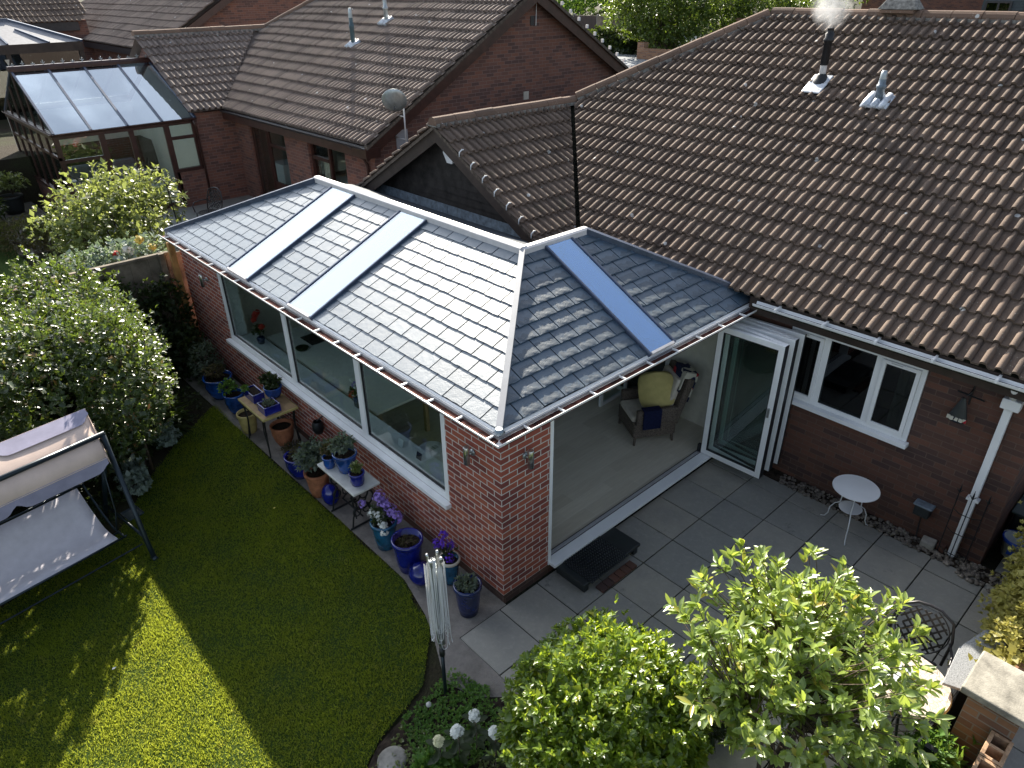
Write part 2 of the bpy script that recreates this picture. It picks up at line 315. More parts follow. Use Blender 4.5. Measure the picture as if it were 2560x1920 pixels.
# ---------------- mesh helpers ----------------
class MB:
    def __init__(s): s.v = []; s.f = []
    def quadface(s, pts): n = len(s.v); s.v += [tuple(p) for p in pts]; s.f.append(tuple(range(n, n+len(pts)))); return s
    def box(s, x0, x1, y0, y1, z0, z1, rot=0, c=None):
        pts = [(x, y, z) for z in (z0, z1) for x, y in ((x0, y0), (x1, y0), (x1, y1), (x0, y1))]
        if rot:
            cx, cy = c or ((x0+x1)/2, (y0+y1)/2); ca, sa = math.cos(rot), math.sin(rot)
            pts = [(cx+(x-cx)*ca-(y-cy)*sa, cy+(x-cx)*sa+(y-cy)*ca, z) for x, y, z in pts]
        n = len(s.v); s.v += pts
        s.f += [tuple(n+i for i in q) for q in ((0, 3, 2, 1), (4, 5, 6, 7), (0, 1, 5, 4), (1, 2, 6, 5), (2, 3, 7, 6), (3, 0, 4, 7))]; return s
    def obox(s, o, A, U, N, a0, a1, u0, u1, n0, n1):
        o, A, U, N = map(Vector, (o, A, U, N)); n = len(s.v)
        s.v += [tuple(o+A*a+U*u+N*k) for k in (n0, n1) for a, u in ((a0, u0), (a1, u0), (a1, u1), (a0, u1))]
        s.f += [tuple(n+i for i in q) for q in ((0, 3, 2, 1), (4, 5, 6, 7), (0, 1, 5, 4), (1, 2, 6, 5), (2, 3, 7, 6), (3, 0, 4, 7))]; return s
    def bar(s, p, q, wd, ht=None, up=(0, 0, 1)):
        p, q = Vector(p), Vector(q); d = (q-p); L = d.length; d.normalize(); up = Vector(up)
        if abs(d.dot(up)) > .98: up = Vector((1, 0, 0))
        a = d.cross(up).normalized(); n = a.cross(d); ht = ht or wd
        return s.obox(p, a, d, n, -wd/2, wd/2, 0, L, -ht/2, ht/2)
    def tube(s, pts, r, seg=8, cap=True):
        pts = [Vector(p) for p in pts]; rr = r if isinstance(r, (list, tuple)) else [r]*len(pts); n0 = len(s.v); prev = None
        for i, p in enumerate(pts):
            d = (pts[min(i+1, len(pts)-1)]-pts[max(i-1, 0)]).normalized()
            if prev is None: a = d.orthogonal().normalized()
            else: a = (prev-d*prev.dot(d)).normalized()
            prev = a; bb = d.cross(a)
            for k in range(seg):
                t = 2*math.pi*k/seg; s.v.append(tuple(p+(a*math.cos(t)+bb*math.sin(t))*rr[i]))
        for i in range(len(pts)-1):
            for k in range(seg): a_, b_ = n0+i*seg+k, n0+i*seg+(k+1) % seg; s.f.append((a_, b_, b_+seg, a_+seg))
        if cap: s.f.append(tuple(n0+k for k in range(seg))[::-1]); s.f.append(tuple(n0+(len(pts)-1)*seg+k for k in range(seg)))
        return s
    def lathe(s, prof, seg=24, c=(0, 0, 0), rib=0, ribn=0, sx=1, sy=1):
        n0 = len(s.v)
        for r, z in prof:
            for k in range(seg):
                t = 2*math.pi*k/seg; q = r*(1+(rib*abs(math.cos(ribn*t/2)) if rib and .15 < z/(prof[-1][1] or 1) < .85 else 0))
                s.v.append((c[0]+q*math.cos(t)*sx, c[1]+q*math.sin(t)*sy, c[2]+z))
        for i in range(len(prof)-1):
            for k in range(seg): a_, b_ = n0+i*seg+k, n0+i*seg+(k+1) % seg; s.f.append((a_, b_, b_+seg, a_+seg))
        return s
    def disc(s, c, r, seg=24, sx=1, sy=1): n = len(s.v); s.v += [(c[0]+r*sx*math.cos(2*math.pi*k/seg), c[1]+r*sy*math.sin(2*math.pi*k/seg), c[2]) for k in range(seg)]; s.f.append(tuple(range(n, n+seg))); return s
    def prism(s, poly, vec):
        n = len(s.v); m = len(poly); vec = Vector(vec); s.v += [tuple(p) for p in poly]+[tuple(Vector(p)+vec) for p in poly]
        s.f.append(tuple(range(n, n+m))[::-1]); s.f.append(tuple(range(n+m, n+2*m)))
        for i in range(m): j = (i+1) % m; s.f.append((n+i, n+j, n+m+j, n+m+i))
        return s
    def ball(s, c, r, seg=14, rings=8, sz=1.0):
        prof = [(max(r*math.sin(math.pi*i/rings), 1e-4), -r*sz*math.cos(math.pi*i/rings)) for i in range(rings+1)]; return s.lathe(prof, seg, c)
    def build(s, name, mat, parent=None, smooth=False, bevel=0, clips=None, recalc=True, loc=None):
        me = bpy.data.meshes.new(name); me.from_pydata(s.v, [], s.f)
        if clips or recalc:
            bm = bmesh.new(); bm.from_mesh(me)
            for co, no in (clips or []):
                bmesh.ops.bisect_plane(bm, geom=bm.verts[:]+bm.edges[:]+bm.faces[:], plane_co=co, plane_no=no, clear_outer=True)
            if recalc: bmesh.ops.recalc_face_normals(bm, faces=bm.faces)
            bm.to_mesh(me); bm.free()
        return link(name, me, mat, parent, smooth, bevel)
def link(name, me, mat, parent=None, smooth=False, bevel=0):
    o = bpy.data.objects.new(name, me); COL.objects.link(o)
    me.materials.append(M(mat) if isinstance(mat, str) else mat)
    if smooth: me.polygons.foreach_set('use_smooth', [True]*len(me.polygons))
    if bevel:
        md = o.modifiers.new('bevel', 'BEVEL'); md.width = bevel; md.segments = 2; md.limit_method = 'ANGLE'; md.angle_limit = R(40)
    if parent: par(o, parent)
    return o
def wloc(o):
    v = Vector(o.location); p = o.parent
    while p: v = v + Vector(p.location); p = p.parent
    return v
def par(o, p):
    # parents sit unrotated while building, so the child's mesh coordinates stay world coordinates
    o.parent = p; o.location = -wloc(p)
def tag(o, label=None, cat=None, group=None, kind=None):
    for k, v in (('label', label), ('category', cat), ('group', group), ('kind', kind)):
        if v: o[k] = v
    return o
def thing(name, label, cat, loc=(0, 0, 0), group=None):
    o = bpy.data.objects.new(name, None); COL.objects.link(o); o.location = loc; o.empty_display_size = .1
    return tag(o, label, cat, group)
def struct(o): o['kind'] = 'structure'; return o
def fastmesh(name, verts, faces, mat, parent=None, smooth=False):
    """verts (n,3) array, faces: (m,k) int array"""
    me = bpy.data.meshes.new(name); m, k = faces.shape
    me.vertices.add(len(verts)); me.vertices.foreach_set('co', verts.astype(np.float32).ravel())
    me.loops.add(m*k); me.loops.foreach_set('vertex_index', faces.astype(np.int32).ravel())
    me.polygons.add(m); me.polygons.foreach_set('loop_start', np.arange(0, m*k, k, dtype=np.int32))
    try: me.polygons.foreach_set('loop_total', np.full(m, k, dtype=np.int32))
    except Exception: pass
    me.update(calc_edges=True); return link(name, me, mat, parent, smooth)
# ---------------- roof coverings ----------------
def norm(v): return Vector(v).normalized()
def tiles(name, E, A, U, rows, cols, mat, parent, clips=(), gauge=.325, pitch=.15, lod=0):
    E, A, U = Vector(E), norm(A), norm(U); N = A.cross(U)
    if lod: us = [0, .45, .55, .70, .85, .95, 1.0]; hs = [0, 0, .75, 1, .75, 0, 0]; st = [0, 1]
    else: us = [0, .44, .465, .54, .69, .84, .915, .94, 1.0]; hs = [0, 0, .55, .9, 1, .9, .55, 0, 0]; st = [0, .55, .72, 1]
    us = np.array(us); hs = np.array(hs)*(.052 if not lod else .042); n = len(us); sN = len(st); V = []; Fs = []
    for t in st:
        shr = 1.0 if t <= .56 else .78
        V.append(np.stack([(us-.69)*(1 if shr == 1 else shr)*pitch*(np.where(hs > 0, 1, 1))+.69*pitch if False else us*pitch, np.full(n, t*(gauge+.035)), hs*(1 if shr == 1 else .72)+.036*(1-t)], 1))
    if not lod:
        for k, t in enumerate(st):
            if t > .56:
                m = (us > .43) & (us < .97); V[k][m, 0] = (us[m]-.69)*.78*pitch+.69*pitch
    lip = V[0].copy(); lip[:, 2] -= .034; V = [lip]+V; V = np.concatenate(V)
    for r in range(sN):
        for i in range(n-1): Fs.append((r*n+i, r*n+i+1, (r+1)*n+i+1, (r+1)*n+i))
    Fs = np.array(Fs); nv = len(V); allv = []; allf = []; k = 0
    for r in range(rows):
        for c in range(cols):
            v = V.copy(); v[:, 0] = v[:, 0]+c*pitch; v[:, 1] += r*gauge+RNG.normal(0, .003); v[:, 2] += RNG.normal(0, .0018)+RNG.normal(0, .02)*(v[:, 1]-r*gauge)*.3
            allv.append(v); allf.append(Fs+k*nv); k += 1
    v = np.concatenate(allv); f = np.concatenate(allf)
    a, u, nn = np.array(A), np.array(U), np.array(N)
    P = np.array(E)+v[:, :1]*a+v[:, 1:2]*u+v[:, 2:3]*nn
    # gentle sag of an old roof
    P[:, 2] += .012*np.sin(P[:, 0]*1.3+P[:, 1]*.9)*np.cos(P[:, 1]*.55)
    o = fastmesh(name, P, f, mat, parent, smooth=False)
    if clips:
        bm = bmesh.new(); bm.from_mesh(o.data)
        for co, no in clips: bmesh.ops.bisect_plane(bm, geom=bm.verts[:]+bm.edges[:]+bm.faces[:], plane_co=co, plane_no=no, clear_outer=True)
        bm.to_mesh(o.data); bm.free()
    o.data.polygons.foreach_set('use_smooth', [True]*len(o.data.polygons))
    o.data.set_sharp_from_angle(angle=R(50)) if hasattr(o.data, 'set_sharp_from_angle') else None
    return o
def ridge_run(name, p, q, mat, parent, r=.115, step=.42, ends=True):
    p, q = Vector(p), Vector(q); d = (q-p); L = d.length; d.normalize(); side = d.cross(Vector((0, 0, 1))).normalized(); up = side.cross(d)
    mb = MB(); n = max(1, round(L/step)); st = L/n
    for i in range(n):
        jit = random.uniform(-.006, .006); rr = r*random.uniform(.97, 1.03)
        a = p+d*(i*st+.004)+up*jit; b_ = p+d*((i+1)*st-.004)+up*(jit+random.uniform(-.004, .004)); seg = 9; n0 = len(mb.v)
        for base, r1 in ((a, rr), (b_, rr*.98)):
            for k in range(seg):
                t = math.pi*(k/(seg-1)*1.16-.08); mb.v.append(tuple(base+side*math.cos(t)*r1+up*(math.sin(t)*r1*.95-.02)))
        for k in range(seg-1): mb.f.append((n0+k, n0+k+1, n0+seg+k+1, n0+seg+k))
        mb.f.append(tuple(n0+k for k in range(seg))); mb.f.append(tuple(n0+seg+k for k in range(seg))[::-1])
    m2 = MB(); m2.obox(p, side, d, up, -r*1.12, r*1.12, .01, L-.01, -.075, -.02)
    m2.build('mortar', 'mortar_bed', parent)
    return mb.build(name, mat, parent, smooth=False)
# ---------------- foliage ----------------
def rand_unit(n):
    v = RNG.normal(size=(n, 3)); return v/np.linalg.norm(v, axis=1, keepdims=True)
def nrm(v): return v/np.maximum(np.linalg.norm(v, axis=1, keepdims=True), 1e-6)
def leaves(name, base, d, up, L, W, mat, parent=None, fine=False, droop=.25, kind=None):
    n = len(base); d = nrm(d); sdir = nrm(np.cross(d, up)); nn = nrm(np.cross(sdir, d)); L = np.broadcast_to(L, (n,))[:, None]; W = np.broadcast_to(W, (n,))[:, None]
    if fine:
        T = [(0, 0, 0), (.22, .36, .05), (.55, .5, .03), (.84, .28, -.06), (1, 0, -droop*.55), (.84, -.28, -.06), (.55, -.5, .03), (.22, -.36, .05), (.25, 0, -.02), (.55, 0, -.05), (.84, 0, -.11)]
        F = [(0, 1, 8), (1, 2, 9), (1, 9, 8), (2, 3, 10), (2, 10, 9), (3, 4, 10), (0, 8, 7), (7, 8, 9), (7, 9, 6), (6, 9, 10), (6, 10, 5), (5, 10, 4)]
    else:
        T = [(0, 0, 0), (.45, .5, .06), (1, 0, -droop*.5), (.45, -.5, .06), (.5, 0, -.03)]
        F = [(0, 1, 4), (1, 2, 4), (2, 3, 4), (3, 0, 4)]
    k = len(T); P = np.zeros((n, k, 3))
    for i, (a, s_, h) in enumerate(T): P[:, i] = base+d*L*a+sdir*W*s_+nn*L*h
    Fa = (np.array(F)[None]+(np.arange(n)*k)[:, None, None]).reshape(-1, 3)
    o = fastmesh(name, P.reshape(-1, 3), Fa, mat, parent, smooth=fine)
    if kind: o['kind'] = kind
    return o
def clusters(tips, dirs, per, L, W, spread=.75, gap=0):
    n = len(tips); t = np.repeat(tips, per, 0); dd = np.repeat(nrm(dirs), per, 0)
    r = rand_unit(n*per); r = nrm(r-dd*(r*dd).sum(1, keepdims=True)); sp = RNG.uniform(.35, 1.25, (n*per, 1))*spread
    d = nrm(dd+r*sp*1.4); up = nrm(dd*.6+RNG.normal(0, .28, (n*per, 3))+np.array([.0, .12, .75]))
    return t+d*gap-dd*RNG.uniform(0, .5, (n*per, 1))*L, d, up, L*RNG.uniform(.65, 1.15, n*per), W*RNG.uniform(.75, 1.15, n*per)
def shell(ells, n, inner=.75, zmin=0.0, bumpy=.12, seed=0):
    """random points near the outer surface of a union of ellipsoids (cx,cy,cz,rx,ry,rz)"""
    e = np.array(ells, float); area = (e[:, 3]*e[:, 4]+e[:, 4]*e[:, 5]+e[:, 3]*e[:, 5]); idx = RNG.choice(len(e), n*3, p=area/area.sum()); u = rand_unit(n*3)
    ph = u*np.array([3.1, 2.7, 3.7])+idx[:, None]; lump = 1+bumpy*np.sin(ph[:, 0]*2.3+ph[:, 1])*np.cos(ph[:, 1]*2.9+ph[:, 2]*1.7)
    rad = lump*RNG.uniform(inner, 1.03, n*3); p = e[idx, :3]+u*e[idx, 3:]*rad[:, None]; keep = p[:, 2] > zmin
    for i in range(len(e)):
        q = ((p-e[i, :3])/e[i, 3:]); keep &= ~(((q**2).sum(1) < (inner*.92)**2) & (idx != i))
    p = p[keep][:n]; nn = nrm(((p-e[idx[keep][:n], :3])/e[idx[keep][:n], 3:]**2)); return p, nn
def bush(name, label, cat, ells, n, per, L, W, mat, loc=None, spread=.7, inner=.72, stem=None, fine=False, extra=None, group=None, core=None, zmin=.02, bumpy=.12, sprout=0, part='foliage'):
    loc = loc or (ells[0][0], ells[0][1], zmin-.02); t = thing(name, label, cat, loc, group)
    p, nn = shell(ells, n, inner, zmin, bumpy); dirs = nn+np.array([0, 0, .45])+RNG.normal(0, .25, p.shape)
    if sprout:
        k = RNG.choice(len(p), sprout, replace=False); up = p[k]; hs = RNG.uniform(.08, .3, sprout)
        q = np.concatenate([up+nrm(dirs[k])*hs[:, None]*f for f in (.3, .6, 1.0)]); p = np.concatenate([p, q]); dirs = np.concatenate([dirs]+[dirs[k]+np.array([0, 0, .4])]*3)
    leaves(part, *clusters(p, dirs, per, L, W, spread), mat, t, fine)
    pc, nc = shell(ells, int(n*.55), inner*.72, zmin, bumpy); pc = pc-nc*.5*min(e_[3] for e_ in ells)*.18
    leaves('inner_foliage', *clusters(pc, nc, 3, L*1.9, W*2.6, 1.1), mat, t)
    mb = MB()
    c = ells[0]
    for i in range(stem or 7):
        e = ells[i % len(ells)]; a = random.uniform(0, 6.28); rr = random.uniform(.2, .75)
        tip = (e[0]+e[3]*rr*math.cos(a), e[1]+e[4]*rr*math.sin(a), e[2]+e[5]*random.uniform(.1, .6)); b0 = (e[0]+random.uniform(-.08, .08), e[1]+random.uniform(-.08, .08), zmin-.02)
        mid = tuple((b0[k]*.55+tip[k]*.45)+random.uniform(-.05, .05) for k in range(3)); mb.tube([b0, mid, tip], [.022, .015, .006], 6)
    mb.build('stem', 'bark', t, smooth=True)
    return t
# ================= GROUND =================
def gh(x, y):
    def sm(a, b_, t): t = min(max((t-a)/(b_-a), 0), 1); return t*t*(3-2*t)
    z = .85*sm(8.72, 8.9, y)+1.2*sm(19.6, 19.9, y)
    z = z+(2.6-z)*sm(15.5, 24, x) if x > 15.5 else z
    if x > 30: z += (x-30)*.03
    return z
def build_ground():
    xs = [-60, -30, -15, -8, -4, 0, 4, 8, 12, 15, 16, 17, 18, 19, 20, 21, 22, 23, 24, 25, 30, 45, 80, 150, 300]
    ys = [-80, -40, -20, -8, -4, 0, 4, 8, 8.72, 8.78, 8.84, 8.9, 12, 16, 19.6, 19.7, 19.8, 19.9, 25, 35, 60, 120, 300]
    mb = MB(); mb.v = [(x, y, gh(x, y)-.03) for y in ys for x in xs]; n = len(xs)
    mb.f = [(j*n+i, j*n+i+1, (j+1)*n+i+1, (j+1)*n+i) for j in range(len(ys)-1) for i in range(n-1)]
    struct(mb.build('ground', 'ground_mix', recalc=False))
build_ground()
LAWN = [(-.642, 4.69), (-.632, 3.46), (-.621, 2.8), (-.615, 2.44), (-.636, 1.98), (-.617, 1.7), (-.604, 1.12), (-.66, .9), (-.752, .70), (-.747, .42), (-.9, .2), (-1.08, .02), (-1.3, -.22), (-1.741, -.364), (-1.96, -.419), (-2.25, -.6), (-2.7, -1.2), (-3.2, -2.4), (-7.5, -3), (-7.5, 3.6), (-4.2, 3.9), (-2.85, 4.3), (-2.15, 5.2), (-1.52, 5.87), (-.75, 6.5), (-.6, 6.6)]
def inpoly(x, y, poly):
    r = np.zeros(len(x), bool); j = len(poly)-1
    for i in range(len(poly)):
        xi, yi = poly[i]; xj, yj = poly[j]
        c = ((yi > y) != (yj > y)) & (x < (xj-xi)*(y-yi)/((yj-yi) or 1e-9)+xi); r ^= c; j = i
    return r
lw_ = MB(); lw_.quadface([(x, y, .0) for x, y in LAWN]); struct(lw_.build('lawn', 'lawn_base', recalc=False))
def grass():
    n = 520000; x = RNG.uniform(-5.2, -.5, n); y = RNG.uniform(-2.2, 6.8, n)
    k = inpoly(x+RNG.normal(0, .012, n), y+RNG.normal(0, .012, n), LAWN); 
    patch = np.sin(x*5.1+np.sin(y*3.3)*1.7)*np.cos(y*4.7+np.sin(x*2.9)*2.1); k &= RNG.uniform(0, 1, n) < .8+.2*patch
    x, y = x[k], y[k]; n = len(x); patch = patch[k]
    a = RNG.uniform(0, 6.28, n); h = RNG.uniform(.012, .034, n)*(1+.25*patch); w_ = RNG.uniform(.0025, .005, n); lean = RNG.normal(0, .014, (n, 2))
    P = np.zeros((n, 3, 3)); P[:, 0] = np.stack([x-np.cos(a)*w_, y-np.sin(a)*w_, np.zeros(n)], 1); P[:, 1] = np.stack([x+np.cos(a)*w_, y+np.sin(a)*w_, np.zeros(n)], 1)
    P[:, 2] = np.stack([x+lean[:, 0], y+lean[:, 1], h], 1)
    o = fastmesh('grass', P.reshape(-1, 3), np.arange(n*3).reshape(-1, 3), 'grass_blade'); tag(o, 'short mown green grass covering the back lawn', 'grass', kind='stuff')
grass()
# patio slabs: real joints
def slabs():
    mb = MB(); s = .588; x0, y0 = .5127, -.6624
    for i in range(-2, 9):
        for j in range(-1, 7):
            xa, xb, ya, yb = x0+s*i, x0+s*(i+1), y0-s*(j+1), y0-s*j
            xa = max(xa, -.663); yb = -.012 if j == -1 else yb
            if xb <= -.6 or ya > 0 or yb-ya < .05: continue
            if xb > 4.35 and j <= 4: xb = min(xb, 4.33)
            if xb-xa < .06: continue
            g = .0065; z = random.uniform(-.004, .004)
            mb.box(xa+g, xb-g, ya+g, yb-g, -.05, z)
    o = mb.build('patio', 'paving_slab', bevel=.004); struct(o)
    b_ = MB(); b_.box(-.655, 7.6, -4.2, 0.02, -.08, -.012); struct(b_.build('patio_bed', 'moss_dark'))
slabs()
p_ = MB(); p_.v = []; pts = [(-.66, 8.5), (-.62, 4.7), (-.6, 2.4), (-.6, 1.1), (-.74, .5), (-.85, .2), (-1.0, -.1), (-1.12, -.35), (-1.0, -.7), (-.665, -1.0), (-.665, -.017), (.02, -.017), (.02, 8.5)]
p_.quadface([(x, y, .004) for x, y in pts]); struct(p_.build('path', 'old_concrete_path', recalc=False))
g_ = MB(); g_.box(4.34, 4.6, -3.7, -.05, -.05, .006); struct(g_.build('gravel_strip', 'soil'))
# pebbles: uncountable strip of cobbles
def pebbles():
    mb = MB()
    for i in range(620):
        x, y = random.uniform(4.30, 4.56), random.uniform(-3.55, -.95); r = random.uniform(.012, .034)
        if i > 520: x, y = random.uniform(4.2, 4.55), random.uniform(-3.75, -3.3)
        n0 = len(mb.v); mb.ball((x, y, .008+r*.3), r, 6, 4, random.uniform(.45, .8))
        a = random.uniform(0, 3.14); sx = random.uniform(.75, 1.35)
        for k in range(n0, len(mb.v)):
            dx, dy = mb.v[k][0]-x, mb.v[k][1]-y; mb.v[k] = (x+(dx*math.cos(a)-dy*math.sin(a))*sx, y+dx*math.sin(a)+dy*math.cos(a), mb.v[k][2])
    tag(mb.build('pebbles', 'pebble', smooth=True), 'rounded brown and grey pebbles along the foot of the house wall', 'pebbles', kind='stuff')
pebbles()
# neighbour ground surfaces
n_ = MB(); n_.box(-.3, 5.5, 9.0, 15.9, .7, .86); struct(n_.build('neighbour_patio', 'paving_slab'))
n_ = MB(); n_.box(-6, -.3, 14.6, 22, .7, .865); struct(n_.build('neighbour_gravel', 'gravel'))
n_ = MB(); n_.box(-7, -1.6, 9.0, 16.4, .7, .868); struct(n_.build('neighbour_lawn', 'lawn_base'))
n_ = MB(); n_.quadface([(17, 5, 2.62), (40, 5, 2.95), (40, 40, 2.95), (17, 40, 2.62)]); struct(n_.build('driveway', 'drive_grey', recalc=False))

# ================= WINDOW HELPERS =================
def frame_rect(mb, axis, c, a0, a1, z0, z1, wd, d0, d1):
    """rectangular frame in plane axis=c ('x' or 'y'); a along the other axis; depth d0..d1 about c"""
    def bx(p0, p1, q0, q1):
        if axis == 'x': mb.box(c+d0, c+d1, p0, p1, q0, q1)
        else: mb.box(p0, p1, c+d0, c+d1, q0, q1)
    bx(a0, a0+wd, z0, z1); bx(a1-wd, a1, z0, z1); bx(a0+wd, a1-wd, z0, z0+wd); bx(a0+wd, a1-wd, z1-wd, z1)
    return mb
def pane(axis, c, a0, a1, z0, z1, mat, parent, th=.006, name='pane'):
    mb = MB()
    if axis == 'x': mb.box(c-th/2, c+th/2, a0, a1, z0, z1)
    else: mb.box(a0, a1, c-th/2, c+th/2, z0, z1)
    return mb.build(name, mat, parent)

# ================= GARDEN ROOM (new extension) =================
ZG = 2.43
XR, YR, ZR = 1.87, 1.655, 3.31; YL = 6.56; XB = 2.95; XC = 4.60; YF = 8.6; E0 = -.07
G = thing('garden_room', 'new red brick garden room with grey slate hipped roof and white frames', 'extension', (0, 0, 0))
wl = MB()
WZ0, WZ1 = .93, 2.24; WY0, WY1 = .91, 6.88
wl.box(0, .28, WY1, 8.45, .15, 2.38); wl.box(0, .28, WY0, WY1, .15, WZ0); wl.box(0, .28, WY0, WY1, WZ1, 2.38); wl.box(0, .28, 0, WY0, .15, 2.38)
wl.box(.28, .70, 0, .28, .15, 2.38)
wl.box(.70, 4.5, 0, .28, 2.3, 2.38)
wall = wl.build('wall', 'new_brick', G)
MB().box(.02, .28, .02, 8.43, -.1, .15).box(.28, .70, .02, .28, -.1, .15).box(.70, 4.5, .02, .28, -.1, .14).build('plinth', 'old_brick', G)
MB().box(.02, .28, 8.17, 8.45, .15, 2.38).box(.28, 4.0, 8.17, 8.45, 0, 2.38).build('end_wall', 'new_brick', G) if False else MB().box(.28, 4.0, 8.17, 8.45, 0, 2.38).build('end_wall', 'new_brick', G)
MB().box(.28, 4.56, .28, 8.17, .10, .152).box(.71, 4.49, .136, .28, .10, .152).build('floor', 'floor_plank', G)
MB().box(.281, .30, .281, WY0, .152, 2.38).box(.281, .30, WY0, WY1, .152, WZ0-.03).box(.281, .30, WY1, 8.16, .152, 2.38).box(.30, 4.5, 8.14, 8.165, .152, 2.38).build('inner_lining', 'plaster', G)
MB().box(4.54, 4.57, .281, 8.13, .152, 2.6).build('inner_back_wall', 'plaster_warm', G)
# long window
wf = MB(); frame_rect(wf, 'x', .045, WY0+.004, WY1-.004, WZ0+.012, WZ1, .085, -.035, .035)
M1, M2 = 4.633, 2.706
for my in (M1, M2): wf.box(.012, .078, my-.06, my+.06, WZ0+.097, WZ1-.085)
win = wf.build('window', 'white_upvc', G, bevel=.004)
MB().box(-.075, .012, WY0-.03, WY1+.04, WZ0-.045, WZ0+.012).build('sill', 'white_upvc', win, bevel=.006)
MB().box(.082, .42, WY0+.02, WY1-.02, WZ0-.028, WZ0+.008).build('inner_sill', 'white_upvc', win, bevel=.004)
for a, b_ in ((WY0+.089, M2-.06), (M2+.06, M1-.06), (M1+.06, WY1-.089)):
    rb = MB(); frame_rect(rb, 'x', .045, a, b_, WZ0+.097, WZ1-.085, .012, -.012, .025); rb.build('gasket', 'black_rubber', win)
    pane('x', .047, a+.012, b_-.012, WZ0+.109, WZ1-.097, 'window_glass', win)
MB().box(.081, .281, WY1-.012, WY1, WZ0+.01, WZ1).box(.081, .281, WY0, WY0+.012, WZ0+.01, WZ1).box(.081, .281, WY0+.012, WY1-.012, WZ1-.012, WZ1).build('reveal_lining', 'white_satin', win)
# slates
GA = .192
def slate_field(name, E, A, U, a0, a1, clips, parent, rows=11, sw=.30, riven=False):
    T0 = .017 if riven else .012
    A, U = norm(A), norm(U); N = A.cross(U); mb = MB(); rv = MB()
    for r in range(rows+1):
        off = (r % 2)*.5*sw
        k0 = math.floor((a0-off)/sw)-1; k1 = math.ceil((a1-off)/sw)+1
        for k in range(k0, k1):
            s0 = max(k*sw+off+.0075, a0); s1 = min((k+1)*sw+off-.0075, a1)
            if s1-s0 < .02: continue
            jit = random.uniform(-.004, .004); u0 = r*GA+jit+.005; u1 = r*GA+GA+.03; E_ = Vector(E); n0 = len(mb.v); m = 4
            lo = []; 
            for i in range(m+1):
                a = s0+(s1-s0)*i/m; lo.append((a, u0+(random.uniform(-.006, .006) if 0 < i < m else random.uniform(-.003, .003))))
            t0, t1 = T0+random.uniform(0, .003), .001
            for (a, u) in lo: mb.v.append(tuple(E_+A*a+U*u+N*(t0+.012)))
            for i in range(m+1): mb.v.append(tuple(E_+A*(s0+(s1-s0)*i/m)+U*u1+N*(t1+.012)))
            for (a, u) in lo: mb.v.append(tuple(E_+A*a+U*u+N*(t0-.002)))
            for i in range(m): mb.f.append((n0+i, n0+i+1, n0+m+2+i, n0+m+1+i)); mb.f.append((n0+2*m+2+i, n0+2*m+3+i, n0+i+1, n0+i))
            mb.quadface([E_+A*s0+U*lo[0][1]+N*(t0-.002), E_+A*s0+U*lo[0][1]+N*(t0+.012), E_+A*s0+U*u1+N*(t1+.012), E_+A*s0+U*u1+N*(t1-.002)])
            mb.quadface([E_+A*s1+U*lo[-1][1]+N*(t0+.012), E_+A*s1+U*lo[-1][1]+N*(t0-.002), E_+A*s1+U*u1+N*(t1-.002), E_+A*s1+U*u1+N*(t1+.012)])
            if riven and s1-s0 > .1:      # hummocky riven relief on the lower half of each slate
                nx, ny = 12, 7; q0 = len(rv.v); w_ = s1-s0; seed = random.uniform(0, 99)
                for j in range(ny):
                    for i in range(nx):
                        fx, fy = i/(nx-1), j/(ny-1); a = s0+.006+(w_-.012)*fx; u = u0+.004+(GA*.62)*fy
                        edge = min(fx*5, (1-fx)*5, 1)*min(1, fy*6+.45)*max(0, 1-fy-.25*abs(math.sin(seed+fx*7))*1.0)
                        hgt = (.0085+.0035*math.sin(seed*3+fx*13+fy*7)+.0028*math.sin(seed+fx*27-fy*19))*edge
                        rv.v.append(tuple(E_+A*a+U*u+N*(.0302-.014*(u-u0)/GA+max(hgt, -.002)-.0012)))
                for j in range(ny-1):
                    for i in range(nx-1): z = q0+j*nx+i; rv.f.append((z, z+1, z+nx+1, z+nx))
    o = mb.build(name, 'slate', parent, clips=clips, recalc=False)
    if riven: rv.build('riven_relief', 'slate_riven', o, smooth=True, clips=clips, recalc=False)
    return o
hipc = (Vector((E0, E0, 0)), Vector((XR-E0, YR-E0, 0)))      # corner hip line
hd = hipc[1].normalized(); hn = Vector((hd.y, -hd.x, 0))       # points to the B side (-y/+x)
lefd = Vector((XR-E0, YL-YF, 0)).normalized(); lefn = Vector((-lefd.y, lefd.x, 0))
rigd = Vector((XB-XC, YR-E0, 0)).normalized(); rign = Vector((rigd.y, -rigd.x, 0))
UA = Vector((XR-E0, 0, ZR-ZG)).normalized(); UB = Vector((0, YR-E0, ZR-ZG)).normalized()
# A faces -x : along -y, E at left/far end
EA = Vector((E0, YF+.3, ZG)); AA = Vector((0, -1, 0)); cA = [(hipc[0]-hn*.012, hn), (Vector((E0, YF, 0)), lefn if lefn.y > 0 else -lefn)]
EB = Vector((E0-.3, E0, ZG)); AB = Vector((1, 0, 0)); cB = [(hipc[0]+hn*.012, -hn), (Vector((XC, E0, 0)), rign if rign.x > 0 else -rign)]
SK_A = [(6.02, 5.34), (4.12, 3.50)]; SK_B = (2.20, 2.66)
ya = lambda y: YF+.3-y
roof = MB()
def deck(E, A, U, a0, a1, clips, mb_):
    N = A.cross(U); m = MB(); m.obox(E, A, U, N, a0, a1, -.02, 2.2, -.09, .010); return m
def UL(E, A, U, a0, a1, clips):
    m = MB(); m.quadface([E+A*a0+A.cross(U)*.0115, E+A*a1+A.cross(U)*.0115, E+A*a1+U*2.2+A.cross(U)*.0115, E+A*a0+U*2.2+A.cross(U)*.0115]); m.build('roof_underlay', 'black_rubber', G, clips=clips, recalc=False)
